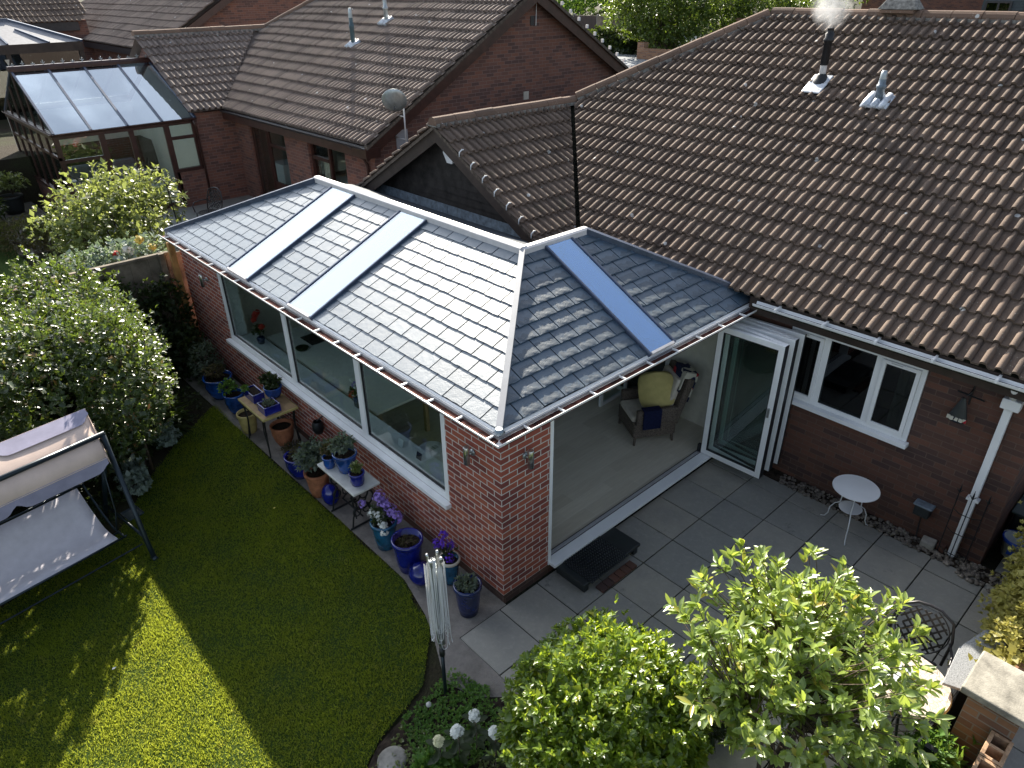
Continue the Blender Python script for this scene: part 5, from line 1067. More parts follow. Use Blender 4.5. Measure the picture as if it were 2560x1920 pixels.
t = trough('square navy planter at the near corner of the yellow table', (-.44, 4.63, zt), .25, .25, .13, 'cobalt_glaze'); potplant(t, (-.44, 4.63, .85), .08, .05, 40, 4, .05, .015, 'leaf_grey')
t = pot('round blue bowl with a leafy geranium on the yellow table', (-.21, 4.95, zt), .135, .19, 'blue_glaze', .84, 'bowl', 'blue planters on the yellow table'); potplant(t, (-.22, 4.98, .96), .14, .12, 130, 5, .06, .05, 'leaf_dark')
t = pot('small ribbed blue pot at the far end of the marble table', (-.50, 2.80, .70), .085, .16, 'blue_glaze', .84, 'round', 'blue pots on the marble table', .05, .75); potplant(t, (-.46, 2.84, .94), .12, .10, 90, 4, .05, .03, 'leaf_brown')
t = pot('largest ribbed blue pot in the middle of the marble table', (-.38, 2.58, .70), .155, .28, 'blue_glaze', .84, 'round', 'blue pots on the marble table', .04, .62); potplant(t, (-.38, 2.62, 1.08), .16, .12, 130, 4, .06, .035, 'leaf_grey')
t = pot('small blue pot at the near corner of the marble table', (-.43, 2.24, .70), .10, .18, 'cobalt_glaze', .84, 'round', 'blue pots on the marble table', .05, .75); potplant(t, (-.42, 2.26, .93), .08, .07, 60, 4, .045, .03, 'leaf_apple'); blooms(t, [(-.43, 2.27, .95)], .05, 'cream_petal', 14, .014)
# ================= ROTARY AIRER =================
ax, ay = -1.19, -.45
ar = thing('rotary_airer', 'folded rotary clothes airer with hanging white lines, planted at the lawn edge', 'clothes airer', (ax, ay, 0))
MB().tube([(ax, ay, -.1), (ax, ay, .62)], .019, 10).build('ground_post', 'swing_frame', ar, smooth=True); MB().tube([(ax, ay, .60), (ax, ay, 1.78)], .016, 10).build('mast', 'galv', ar, smooth=True); MB().tube([(ax, ay, .56), (ax, ay, .66)], .028, 10).build('socket', 'black_rubber', ar, smooth=True)
for k in range(4):
    a = .5+k*1.571; m = MB(); m.bar((ax+.03*math.cos(a), ay+.03*math.sin(a), .72), (ax+.062*math.cos(a), ay+.062*math.sin(a), 1.80), .014, .02); m.build('arm', 'steel', ar); m = MB(); m.tube([(ax+.06*math.cos(a), ay+.06*math.sin(a), 1.78), (ax+.07*math.cos(a), ay+.07*math.sin(a), 1.83)], .014, 8); m.build('arm_tip', 'steel', ar, smooth=True)
m = MB()
for k in range(34):
    a = random.uniform(0, 6.28); a2 = a+random.uniform(.6, 1.9); r = random.uniform(.055, .095); zb = random.uniform(.70, 1.0); pts = []
    for s_ in np.linspace(0, 1, 13):
        aa = a+(a2-a)*s_; z = 1.74-(1.74-zb)*min(1, (1-abs(2*s_-1)**5)); rr = r*(1+.15*math.sin(s_*3.14)); pts.append((ax+rr*math.cos(aa), ay+rr*math.sin(aa), z))
    m.tube(pts, .0024, 4, False)
m.build('washing_lines', 'white_satin', ar)
# ================= SWING SEAT =================
sw = thing('swing_seat', 'garden swing seat with beige canopy and dark green steel frame', 'swing seat', (-2.7, 3.85, 0))
xr_, xl_ = -2.70, -4.62
for x in (xr_, xl_):
    m = MB(); top = (x, 3.78, 1.74); m.tube([(x, 3.50, .02), (x, 3.56, .22), top], .030, 8); m.tube([(x, 4.75, .02), (x, 4.66, .22), top], .030, 8); m.tube([(x, 3.46, .02), (x, 3.54, .02)], .034, 8); m.tube([(x, 3.60, .30), (x, 4.60, .30)], .018, 8); m.build('side_frame', 'swing_frame', sw, smooth=True)
    s_ = 1 if x == xr_ else -1
    MB().box(x-.09, x+.09, 3.62, 3.82, .60, .615).tube([(x-.09, 3.62, .62), (x+.09, 3.62, .62), (x+.09, 3.82, .62), (x-.09, 3.82, .62), (x-.09, 3.62, .62)], .009, 5).build('cup_tray', 'swing_frame', sw)
MB().tube([(xr_+.02, 3.78, 1.74), (xl_, 3.78, 1.74)], .030, 8).build('top_bar', 'swing_frame', sw, smooth=True)
MB().tube([(xr_, 3.76, .10), (xl_, 3.76, .10)], .011, 6).build('cross_bar', 'swing_frame', sw)
# seat sheet (catenary section)
sec = [(4.42, .83), (4.29, .71), (4.16, .60), (4.03, .505), (3.92, .455), (3.76, .45), (3.58, .48)]
m = MB(); n = 12
for i in range(n+1):
    x = -2.98-(1.50)*i/n
    for y, z in sec: m.v.append((x, y, z-.01*math.sin(math.pi*i/n)))
k = len(sec); m.f = [(i*k+j, i*k+j+1, (i+1)*k+j+1, (i+1)*k+j) for i in range(n) for j in range(k-1)]
o = m.build('seat_sling', 'seat_fabric', sw, smooth=True, recalc=False); md = o.modifiers.new('thick', 'SOLIDIFY'); md.thickness = .012
for x in (-2.90, -4.56): MB().tube([(x, 4.50, .88), (x, 4.34, .74), (x, 4.10, .54), (x, 3.90, .43), (x, 3.60, .45), (x, 3.54, .5)], .013, 8).tube([(x, 3.80, .45), (x+(.06 if x > -3.5 else -.06), 3.80, .70), (x+(.10 if x > -3.5 else -.02), 3.79, 1.62)], .008, 6).tube([(x+.08, 3.785, 1.60), (x+.10, 3.78, 1.70)], .018, 8).build('seat_hanger', 'swing_frame', sw, smooth=True)
MB().tube([(-2.90, 4.44, .84), (-4.56, 4.44, .84)], .012, 8).tube([(-2.90, 3.57, .47), (-4.56, 3.57, .47)], .012, 8).tube([(-2.88, 3.75, .44), (-4.56, 3.75, .44)], .012, 8).build('seat_rail', 'swing_frame', sw, smooth=True)
def scallop(x0, x1, n, depth):
    out = []
    for i in range(n+1):
        t = i/n; u = (t*2) % 1.0; d = depth*(1-.55*math.exp(-((u-.0)/.07)**2)-.55*math.exp(-((u-1.0)/.07)**2)); out.append((x0+(x1-x0)*t, d))
    return out
cxa, cxb = -2.66, -4.70; cs = [(4.22, 1.88), (4.05, 1.82), (3.85, 1.755), (3.72, 1.66), (3.62, 1.54)]
m = MB(); n = 16
for i in range(n+1):
    x = cxa+(cxb-cxa)*i/n
    for y, z in cs: m.v.append((x-(4.22-y)*.22*(1-i/n), y, z-.012*math.sin(math.pi*((i/n*2) % 1))))
k = len(cs); m.f = [(i*k+j, i*k+j+1, (i+1)*k+j+1, (i+1)*k+j) for i in range(n) for j in range(k-1)]; o = m.build('canopy', 'canopy_fabric', sw, smooth=True, recalc=False); md = o.modifiers.new('thick', 'SOLIDIFY'); md.thickness = .006
sc_ = scallop(cxa, cxb, 48, .17); m = MB()
for x, d in sc_: m.v += [(x-.13*(1-(x-cxa)/(cxb-cxa)), 3.62, 1.54), (x-.13*(1-(x-cxa)/(cxb-cxa)), 3.60, 1.54-d*.9)]
m.f = [(2*i, 2*i+1, 2*i+3, 2*i+2) for i in range(48)]; o = m.build('front_valance', 'canopy_shaded', sw, recalc=False); md = o.modifiers.new('thick', 'SOLIDIFY'); md.thickness = .005
m = MB()
for x, d in scallop(cxa-.005, cxb, 48, .25): m.v += [(x, 4.22, 1.895), (x, 4.22-d*.85, 1.895-d*.30+.006)]
m.f = [(2*i, 2*i+1, 2*i+3, 2*i+2) for i in range(48)]; m.build('folded_valance', 'canopy_shaded', sw, recalc=False)
m = MB()
for i in range(9):
    t = i/8; y = 4.22-t*.60; z = 1.88-t*.16-(.0 if t < .6 else (t-.6)*.42); m.v += [(cxa-t*.13, y, z), (cxa-t*.13+.03, y+.02, z-.15*(1-.4*math.exp(-((t-.55)/.08)**2)))]
m.f = [(2*i, 2*i+1, 2*i+3, 2*i+2) for i in range(8)]; m.build('side_valance', 'canopy_fabric', sw, recalc=False)
MB().tube([(cxa+.01, 4.22, 1.885), (cxb, 4.22, 1.885)], .010, 6).tube([(cxa, 4.22, 1.875), (cxa-.13, 3.62, 1.53)], .009, 6).tube([(cxa-.13, 3.62, 1.53), (cxb, 3.62, 1.53)], .009, 6).build('canopy_frame', 'white_satin' if False else 'canopy_fabric', sw)
sw.rotation_euler = (0, 0, R(9))
# ================= PATIO FURNITURE =================
bt_ = thing('bistro_table', 'round white metal bistro table with curved legs against the house wall', 'table', (4.05, -2.08, 0))
MB().lathe([(.001, .645), (.27, .645), (.275, .65), (.272, .662), (.001, .662)], 40, (4.05, -2.05, 0)).build('tabletop', 'white_satin', bt_, smooth=False); MB().lathe([(.001, .335), (.135, .335), (.14, .345), (.001, .345)], 28, (4.05, -2.05, 0)).build('shelf', 'white_satin', bt_)
for k in range(3):
    a = R(205)+k*2.094; ca, sa = math.cos(a), math.sin(a); MB().tube([(4.05+ca*r, -2.05+sa*r, z) for r, z in ((.13, .645), (.135, .5), (.14, .35), (.20, .30), (.25, .20), (.255, .10), (.29, .03), (.34, .006))], .0075, 6).build('leg', 'white_satin', bt_, smooth=True)
stp = thing('door_step', 'low black step with a studded rubber mat below the open doorway', 'step', (1.25, -.3, 0))
MB().box(.77, 1.80, -.52, -.03, .10, .145).build('tread', 'dark_plastic', stp, bevel=.012)
for x in (.80, 1.70): MB().box(x, x+.07, -.50, -.05, 0, .10).build('foot', 'dark_plastic', stp)
m = MB(); m.box(.86, 1.52, -.56, -.04, .147, .157)
for i in range(17):
    for j in range(12): m.box(.88+i*.038, .895+i*.038, -.545+j*.042, -.525+j*.042, .157, .172)
tag(m.build('rubber_mat', 'studded_rubber'), 'black studded rubber mat lying on the door step', 'mat')
m = MB()
for i in range(6): m.box(.95+i*.105, 1.045+i*.105, -.66, -.54, 0, .035)
tag(m.build('brick_strip', 'old_brick', bevel=.004), 'row of dark bricks laid flat in front of the door step', 'bricks')
# mosaic table and cast chair
mt = thing('mosaic_table', 'round pale mosaic garden table half hidden by the big shrub', 'table', (1.57, -3.60, 0))
MB().lathe([(.001, .70), (.355, .70), (.36, .705), (.36, .73), (.001, .733)], 44, (1.57, -3.60, 0)).build('tabletop', 'mosaic', mt); MB().tube([(1.57+.36*math.cos(a), -3.60+.36*math.sin(a), .705) for a in np.linspace(0, 6.283, 40)], .012, 6, False).build('rim', 'timber_yellow', mt)
for k in range(4): a = .6+k*1.571; MB().tube([(1.57+.1*math.cos(a), -3.60+.1*math.sin(a), .70), (1.57+.12*math.cos(a), -3.60+.12*math.sin(a), .35), (1.57+.3*math.cos(a), -3.60+.3*math.sin(a), .01)], .013, 6).build('leg', 'black_iron', mt)
ob = MB(); ob.box(1.42, 1.72, -3.60, -3.50, .735, .76, R(-20)).box(1.45, 1.70, -3.49, -3.44, .735, .75, R(-20)); tag(ob.build('folded_runner', 'bucket_white', bevel=.008), 'pale blue folded cloth lying on the mosaic table', 'cloth')
def lattice_chair(label, pos, rot, parent=None):
    t = thing('lattice_chair', label, 'chair', (0, 0, 0)); 
    # built facing +x, origin at floor centre
    fr = [(-.20, -.24, .44), (-.27, -.26, .70), (-.31, -.22, .88), (-.335, -.10, .955), (-.34, 0, .965), (-.335, .10, .955), (-.31, .22, .88), (-.27, .26, .70), (-.20, .24, .44)]
    MB().tube(fr, .014, 8).build('back_frame', 'dark_bronze', t, smooth=True)
    m = MB(); wv = lambda y, z: (-.20-.14*((z-.44)/.52)+.03*0, y, z)
    for i in range(-4, 5):
        for s_ in (-1, 1):
            pts = []
            for q in np.linspace(0, 1, 9):
                z = .50+q*.40; y = i*.085+s_*(q-.5)*.40; hw_ = .225*math.sin(math.pi*min(max((z-.45)/.5, .03), .97))**.55
                if abs(y) < hw_: pts.append(wv(y, z))
            if len(pts) > 1: 
                for a_, b_ in zip(pts[:-1], pts[1:]): m.bar(a_, b_, .018, .007, up=(1, 0, .2))
    m.tube([wv(.23*math.sin(math.pi*min(max((z-.45)/.5, .03), .97))**.55*s_, z) for s_ in (1,) for z in np.linspace(.46, .93, 10)], .007, 5); m.tube([wv(-.23*math.sin(math.pi*min(max((z-.45)/.5, .03), .97))**.55, z) for z in np.linspace(.46, .93, 10)], .007, 5)
    m.build('lattice_back', 'dark_bronze', t)
    m = MB(); m.tube([(.22*math.cos(a)*1.0+.0, .23*math.sin(a), .44) for a in np.linspace(0, 6.283, 25)], .012, 6, False)
    for i in range(-3, 4): m.bar((-.2, i*.06, .44), (.2, i*.06, .44), .02, .006); m.bar((i*.06, -.2, .446), (i*.06, .2, .446), .02, .006)
    m.build('seat', 'dark_bronze', t)
    for s_ in (-1, 1):
        MB().tube([(-.28, s_*.25, .66), (-.1, s_*.29, .68), (.12, s_*.29, .67), (.20, s_*.27, .60), (.18, s_*.24, .45)], .013, 8).build('armrest', 'dark_bronze', t, smooth=True)
        MB().tube([(.17, s_*.20, .44), (.19, s_*.22, .22), (.22, s_*.23, 0)], .012, 6).build('leg', 'dark_bronze', t, smooth=True); MB().tube([(-.18, s_*.20, .44), (-.2, s_*.21, .22), (-.25, s_*.23, 0)], .012, 6).build('leg', 'dark_bronze', t, smooth=True)
    t.location = pos; t.rotation_euler = (0, 0, rot); return t
lattice_chair('dark cast metal chair with a lattice back beside the mosaic table', (2.03, -3.52, 0), R(190))
lattice_chair('dark garden chair standing on the neighbouring patio', (2.35, 13.4, .86), R(200))
gb = thing('slatted_bench', 'low black slatted bench with a speckled granite top beside the pillar', 'bench', (2.2, -3.95, 0))
MB().prism([(1.70, -3.84, .78), (2.22, -3.80, .78), (2.95, -3.98, .78), (2.90, -4.10, .78), (1.78, -4.06, .78)], (0, 0, .03)).build('top', 'granite', gb, bevel=.004)
for k in range(7): MB().bar((.95, -3.90, .08+k*.10), (2.9, -3.99, .08+k*.10), .02, .05).build('slat', 'black_iron', gb)
for x in (1.0, 1.9, 2.8): MB().box(x, x+.05, -4.05, -3.96, 0, .78).build('upright', 'black_iron', gb)
pl = thing('brick_pillar', 'brick pillar with a square concrete cap at the bottom right corner', 'pillar', (1.65, -4.22, 0))
MB().box(1.45, 1.83, -4.42, -4.05, 0, 1.13).build('shaft', 'garden_brick', pl); MB().box(1.38, 1.90, -4.47, -3.99, 1.13, 1.20).build('cap', 'concrete_cap', pl, bevel=.012)
hwl = thing('pierced_wall', 'terracotta pierced block wall with open cells at the bottom right edge', 'wall', (.6, -4.36, 0))
for k in range(8):
    x1 = 1.43-k*.30; m = MB(); x0 = x1-.29
    m.box(x0, x1, -4.44, -4.41, 0, .9).box(x0, x1, -4.31, -4.28, 0, .9)
    for xx in (x0, x0+.13, x1-.03): m.box(xx, xx+.03, -4.41, -4.31, 0, .9)
    m.box(x0+.03, x1-.03, -4.41, -4.31, 0, .72)
    m.build('block', 'pierced_block', hwl, bevel=.004)
bw_ = MB(); bw_.box(1.9, 7.6, -4.42, -4.22, 0, 1.0); tag(bw_.build('garden_wall', 'garden_brick'), 'low brick wall behind the golden hedge at the right edge', 'wall')
# side passage things
bk_ = thing('bucket', 'white and blue plastic bucket beside the house corner', 'bucket', (5.0, -3.62, 0))
MB().lathe([(.001, .06), (.11, .06), (.145, .30), (.15, .30), (.15, .31), (.135, .30), (.10, .08), (.001, .08)], 24, (4.98, -3.66, 0)).build('body', 'bucket_white', bk_, smooth=True); MB().lathe([(.142, .27), (.158, .28), (.158, .315), (.14, .315)], 24, (4.98, -3.66, 0)).build('rim', 'bucket_blue', bk_, smooth=True)
MB().tube([(4.98+.155*math.cos(a)*.3-.02, -3.66+.155*math.cos(a), .31+.07*abs(math.sin(a))) for a in np.linspace(0, 3.14, 12)], .007, 6).build('handle', 'white_satin', bk_, smooth=True); MB().box(4.836, 4.84, -3.70, -3.62, .14, .20).build('label_patch', 'bucket_blue', bk_)
tb = thing('storage_tub', 'dark green plastic tub behind the bucket in the side passage', 'tub', (5.6, -3.7, 0)); MB().box(5.25, 5.85, -3.95, -3.5, 0, .45).build('body', 'dark_plastic', tb, bevel=.03); MB().box(5.22, 5.88, -3.98, -3.47, .45, .48).build('lid', 'green_box', tb, bevel=.01)
for nm, x, y in (('leaning_pole', 6.0, -3.6),): tag(MB().tube([(5.5, -3.52, 0), (6.2, -3.5, 1.6)], .015, 6).build('garden_pole', 'bark'), 'thin timber pole leaning in the dark side passage', 'pole')
# wall fixtures on the house
wlp = thing('wall_lantern', 'black metal wall basket lantern hanging on the house wall', 'lantern', (4.5, -2.72, 2.0))
MB().tube([(4.56, -2.78, 2.18), (4.50, -2.78, 2.16), (4.46, -2.76, 2.12)], .008, 6).tube([(4.55, -2.64, 2.10), (4.55, -2.92, 2.08)], .009, 6).tube([(4.56, -2.78, 2.3), (4.56, -2.78, 1.98)], .009, 6).build('bracket', 'black_iron', wlp)
MB().lathe([(.02, .28), (.04, .22), (.095, .04), (.10, .0), (.09, -.02), (.001, -.02)], 16, (4.47, -2.74, 1.80), sx=.55).build('body', 'dark_plastic', wlp, smooth=True)
mm = MB()
for a in np.linspace(2.2, 4.1, 5): mm.box(4.47+.055*math.cos(a)-.008, 4.47+.055*math.cos(a)+.004, -2.74+.1*math.sin(a)-.018, -2.74+.1*math.sin(a)+.018, 1.80, 1.845)
mm.build('coloured_glass', 'patterned_blanket', wlp)
eb = thing('outdoor_socket_box', 'black weatherproof electrical box on the house wall with a cable', 'socket box', (4.5, -2.7, .47)); MB().box(4.44, 4.565, -2.81, -2.63, .38, .52).build('body', 'dark_plastic', eb, bevel=.015); MB().box(4.43, 4.57, -2.83, -2.61, .52, .545).build('lid', 'lead', eb, bevel=.01); MB().tube([(4.52, -2.72, .38), (4.53, -2.73, .15), (4.50, -2.75, .0)], .009, 6).build('cable', 'black_rubber', eb)
tag(MB().box(4.40, 4.55, -2.98, -2.82, 0, .10, .1).build('stone_block', 'concrete', bevel=.015), 'rough grey stone block on the pebbles by the wall', 'stone'); tag(MB().box(4.47, 4.56, -3.08, -2.99, 0, .09).build('loose_brick', 'red_cloth' if False else 'old_brick', bevel=.005), 'loose dark brick on the pebbles next to the stone block', 'brick')
ob2 = thing('plant_obelisk', 'thin black metal plant support around the white downpipe', 'plant support', (4.42, -3.15, 0))
for i, (x, y) in enumerate(((4.44, -3.02), (4.40, -3.17), (4.44, -3.32))):
    m = MB(); m.tube([(x, y, 0), (x, y, .95)], .006, 5); m.tube([(x, y, .95), (x, y, 1.06)], [.014, .002], 5); m.tube([(x, y-.03, .98), (x, y, .93), (x, y+.03, .98)], .006, 5); m.build('stake', 'black_iron', ob2)
for z in (.12, .42, .70): MB().tube([(4.44, -3.02, z), (4.38, -3.10, z), (4.38, -3.24, z), (4.44, -3.32, z)], .005, 5).build('ring', 'black_iron', ob2)
# ================= INTERIOR =================
arm = thing('wicker_armchair', 'brown wicker armchair with cream cushions just inside the open doorway', 'armchair', (0, 0, 0))
MB().box(-.33, .33, -.33, .33, .12, .36).box(-.33, .30, .27, .36, .36, .60).box(-.33, .30, -.36, -.27, .36, .60).build('base', 'wicker', arm, bevel=.025)
m = MB(); m.obox((-.30, 0, .30), (0, 1, 0), (-.28, 0, 1), (1, 0, .28), -.34, .34, 0, .72, -.05, .05); m.build('backrest', 'wicker', arm, bevel=.03)
m = MB(); m.obox((-.235, 0, .44), (0, 1, 0), (-.28, 0, 1), (1, 0, .28), -.25, .25, .02, .55, -.03, .07); m.build('back_cushion', 'cream_fabric', arm, bevel=.04)
MB().box(-.24, .34, -.262, .262, .365, .46).build('seat_cushion', 'cream_fabric', arm, bevel=.035)
for x in (-.29, .29):
    for y in (-.30, .30): MB().tube([(x, y, .14), (x*1.04, y*1.04, 0)], [.026, .018], 8).build('leg', 'wicker', arm)
arm.location = (3.80, .98, .152); arm.rotation_euler = (0, 0, R(150))
def inchair(o): o.location = arm.location; o.rotation_euler = arm.rotation_euler
m = MB(); m.v = []; 
q = MB(); q.ball((0, 0, 0), 1, 20, 12); yc = q.build('cushion', 'yellow_fabric', smooth=True)
for v in yc.data.vertices:
    x, y, z = v.co; s_ = max(abs(x), abs(z))**.0 if False else 1; k = 1/max(abs(x)**4+abs(z)**4, 1e-4)**.25 if (abs(x)+abs(z)) > .01 else 1; rr = math.hypot(x, z); f = rr*k/rr if rr > .01 else 1
    v.co = (x*f*.22*(1 if rr > .01 else 1), y*.075*(1-.3*rr**4), z*f*.22)
yc.scale = (1.2, 1.2, 1.2); yc.location = (3.87, .90, .90); yc.rotation_euler = (R(22), R(10), R(128)); tag(yc, 'mustard yellow square cushion leaning on the wicker armchair', 'cushion')
bl = MB(); bl.box(-.06, .22, .262, .385, .603, .618).box(-.06, .22, .372, .39, .30, .605); o = bl.build('folded_throw', 'navy_fabric', bevel=.006); inchair(o); tag(o, 'dark navy throw hanging over the armrest of the wicker armchair', 'throw')
bl = MB(); bl.obox((-.31, 0, .30), (0, 1, 0), (-.28, 0, 1), (1, 0, .28), -.05, .30, .70, .80, -.08, .12); bl.obox((-.31, 0, .30), (0, 1, 0), (-.28, 0, 1), (1, 0, .28), -.05, .30, .35, .74, -.085, -.055); bl.obox((-.31, 0, .30), (0, 1, 0), (-.28, 0, 1), (1, 0, .28), -.05, .30, .48, .74, .11, .13); o = bl.build('patterned_throw', 'patterned_blanket', bevel=.02); inchair(o); tag(o, 'navy red and cream patterned throw over the back of the wicker armchair', 'throw')
ft = thing('footstool', 'dark brown rounded seat corner showing behind the left door jamb', 'stool', (.95, .45, .15)); MB().lathe([(.001, 0), (.26, 0), (.30, .06), (.30, .32), (.26, .37), (.001, .38)], 24, (.82, .60, .152)).build('seat', 'wicker', ft, smooth=True); MB().lathe([(.001, .381), (.17, .381), (.16, .40), (.001, .405)], 20, (.75, .42, .152)).build('pad', 'yellow_fabric', ft, smooth=True)
# things on the inner sill and tables behind the long window
sb_ = thing('side_stool', 'white round side stool with dark letters seen through the nearest window pane', 'stool', (.75, 2.15, .15)); MB().lathe([(.001, .0), (.17, .0), (.19, .1), (.19, .5), (.17, .53), (.001, .535)], 28, (.72, 2.25, .152)).build('body', 'white_satin', sb_, smooth=True)
m = MB(); 
for k, (dx, w_) in enumerate(((-.07, .012), (-.045, .02), (-.01, .012), (.02, .03), (.055, .012), (.075, .012))): m.box(.72+dx, .72+dx+w_*.5, 2.18, 2.26, .6885, .690)
m.build('lettering', 'black_rubber', sb_)
fb = thing('fruit_bowl', 'glass bowl of pot pourri on the near end of the window sill', 'bowl', (.24, 1.12, .94)); MB().lathe([(.001, .0), (.05, .0), (.095, .04), (.11, .10), (.105, .11), (.09, .045), (.001, .012)], 24, (.24, 1.14, .94)).build('bowl_glass', 'window_glass', fb, smooth=True)
m = MB()
for k in range(26): a = random.uniform(0, 6.28); r = .07*math.sqrt(random.random()); m.ball((.24+r*math.cos(a), 1.14+r*math.sin(a), .985+random.uniform(0, .04)), random.uniform(.012, .022), 6, 4)
m.build('pot_pourri', 'timber_yellow', fb, smooth=True)
for lbl, y, z in (('small white picture card on the sill by the first pane', 2.25, .10), ('small dark ornament on the sill behind the nearest pane', 1.85, .09)):
    m = MB(); m.obox((.24, y, .942), (0, 1, 0), (.25, 0, 1), (1, 0, -.25), -.05, .05, 0, z, 0, .008); tag(m.build('picture_card', 'white_satin' if 'white' in lbl else 'dark_room'), lbl, 'ornament')
vs = thing('flower_vase', 'red geranium in a pot behind the farthest window pane', 'vase', (.35, 6.2, .94)); MB().lathe([(.001, 0), (.05, 0), (.07, .10), (.05, .12)], 16, (.30, 6.35, .94)).build('pot_body', 'navy_glaze', vs, smooth=True); potplant(vs, (.30, 6.35, 1.18), .11, .12, 60, 4, .05, .03, 'leaf_dark'); blooms(vs, [(.28, 6.42, 1.36), (.27, 6.34, 1.46), (.31, 6.25, 1.28), (.30, 6.30, 1.52)], .055, 'red_petal', 36, .02)
vs = thing('flower_vase', 'navy vase of pink and white flowers behind the middle pane', 'vase', (.5, 3.4, .94)); MB().box(.34, .46, 3.42, 3.52, .94, 1.10).build('vase_body', 'navy_glaze', vs, bevel=.01); potplant(vs, (.40, 3.47, 1.2), .11, .09, 40, 4, .05, .03, 'leaf_dark'); blooms(vs, [(.38, 3.52, 1.28), (.42, 3.42, 1.22)], .05, 'lilac_petal', 26, .015); blooms(vs, [(.36, 3.44, 1.3), (.40, 3.60, 1.32)], .04, 'white_petal', 20, .015); blooms(vs, [(.42, 3.68, 1.05)], .06, 'red_petal', 30, .02)
dt = thing('dining_table', 'cream topped long table behind the window panes', 'table', (1.0, 4.8, .15)); MB().box(.50, 1.5, 3.2, 6.6, .86, .90).build('tabletop', 'plaster', dt)
for x, y in ((.6, 3.3), (1.4, 3.3), (.6, 6.5), (1.4, 6.5)): MB().box(x-.03, x+.03, y-.03, y+.03, .152, .86).build('leg', 'light_wood', dt)
for i, (x, y, l_) in enumerate(((.72, 5.75, 'dark green round dish on the dining table'), (1.05, 5.95, 'dark brown tray on the dining table'))): tag((MB().lathe([(.001, .0), (.09, .0), (.11, .03), (.001, .02)], 20, (x, y, .905)) if i == 0 else MB().box(x-.15, x+.15, y-.2, y+.2, .905, .92)).build('dish' if i == 0 else 'tray', 'leaf_dark' if i == 0 else 'dark_room'), l_, 'dish' if i == 0 else 'tray')
ca = thing('wall_picture', 'dark golden painting on the inner wall behind the middle pane', 'picture', (4.5, 4.5, 1.6)); MB().box(4.50, 4.535, 3.7, 5.5, 1.0, 2.1).build('canvas', 'art_green', ca)
so2 = thing('sofa', 'dark brown sofa deep inside the garden room', 'sofa', (3.6, 6.2, .15)); MB().box(3.1, 4.1, 4.6, 6.8, .25, .60).build('seat', 'dark_room', so2, bevel=.05); MB().box(3.95, 4.3, 4.6, 6.8, .5, 1.05).build('backrest', 'dark_room', so2, bevel=.06)
# ================= VEGETATION =================
bush('evergreen_hedge', 'large evergreen hedge bush with glinting leaves behind the swing seat', 'hedge',
     [(-2.7, 6.05, 1.45, 1.25, 1.45, 1.20), (-2.08, 5.45, 1.62, .64, .95, .98), (-4.0, 6.1, 1.6, 1.4, 1.55, 1.30), (-5.4, 5.8, 1.6, 1.4, 1.7, 1.5), (-6.6, 4.6, 1.4, 1.2, 1.8, 1.7), (-1.9, 7.2, 1.2, .85, 1.1, 1.15), (-2.6, 6.3, .8, 1.1, 1.3, .8), (-2.2, 7.9, 1.5, .95, .75, 1.15), (-3.7, 7.9, 1.5, 1.2, .75, 1.2)], 17000, 6, .062, .028, 'leaf_viburnum', inner=.8, stem=16, zmin=.03, sprout=160, bumpy=.09)
def flowerheads(parent_name, label, pts, r, mat, n=24, pr=.012, group=None, cat='flower head'):
    for c in pts:
        pass
hb_ = bpy.data.objects['evergreen_hedge']
E_ = [(-2.7, 6.0, 1.38, 1.25, 1.5, 1.20), (-2.05, 5.45, 1.48, .66, 1.0, 1.10)]
p, nn = shell(E_, 26, .98, .5, .05)
for q in p: blooms(hb_, [tuple(q)], .035, 'cream_petal', 9, .012)
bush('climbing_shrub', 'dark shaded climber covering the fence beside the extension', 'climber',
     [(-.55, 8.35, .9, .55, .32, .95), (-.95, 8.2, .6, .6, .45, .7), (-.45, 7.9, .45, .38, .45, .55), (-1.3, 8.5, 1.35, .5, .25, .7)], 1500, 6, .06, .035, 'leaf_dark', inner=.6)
bush('lavender_bush', 'small grey shrub at the foot of the far end wall', 'shrub', [(-.35, 7.35, .4, .28, .35, .42)], 300, 6, .05, .012, 'leaf_grey')
# neighbour garden plants
bush('apple_tree', 'bushy young apple tree in the neighbouring garden in front of the conservatory', 'tree',
     [(.1, 12.9, 2.05, 1.15, 1.1, .85), (.95, 13.4, 1.9, .95, .9, .75), (-.75, 12.3, 1.75, .8, .9, .8), (.3, 11.9, 1.5,   .9, .7, .6)], 1500, 5, .085, .04, 'leaf_apple', loc=(.2, 12.8, .85), inner=.35, zmin=.95, sprout=110, stem=14, bumpy=.25)
bush('flowering_shrub', 'pale variegated shrub with yellow blooms leaning over the board fence', 'shrub',
     [(-.55, 9.6, 1.75, .75, .45, .5), (-1.2, 9.9, 1.6, .6, .5, .5), (.1, 9.5, 1.45, .4, .35, .4)], 700, 5, .07, .04, 'leaf_silver', zmin=.9, inner=.5, sprout=30)
fs = bpy.data.objects['flowering_shrub']; blooms(fs, [(-.35, 9.45, 2.15), (-.15, 9.5, 1.95)], .08, 'yellow_petal', 40, .03); blooms(fs, [(-.6, 9.4, 2.05), (-.5, 9.5, 1.95)], .08, 'white_petal', 40, .03); blooms(fs, [(-.78, 9.45, 2.0)], .05, 'red_petal', 20, .03)
bush('heather_clump', 'dark brown heather mound beside the neighbouring gravel', 'shrub', [(-1.35, 15.1, 1.15, .8, .9, .42), (-.7, 14.5, 1.1, .6, .7, .35)], 900, 6, .07, .014, 'leaf_brown', zmin=.9)
bush('sedum_clump', 'low bright green clump between the gravel and the heather', 'shrub', [(-.75, 15.9, 1.0, .45, .45, .22)], 300, 6, .06, .02, 'leaf_bright', zmin=.88)
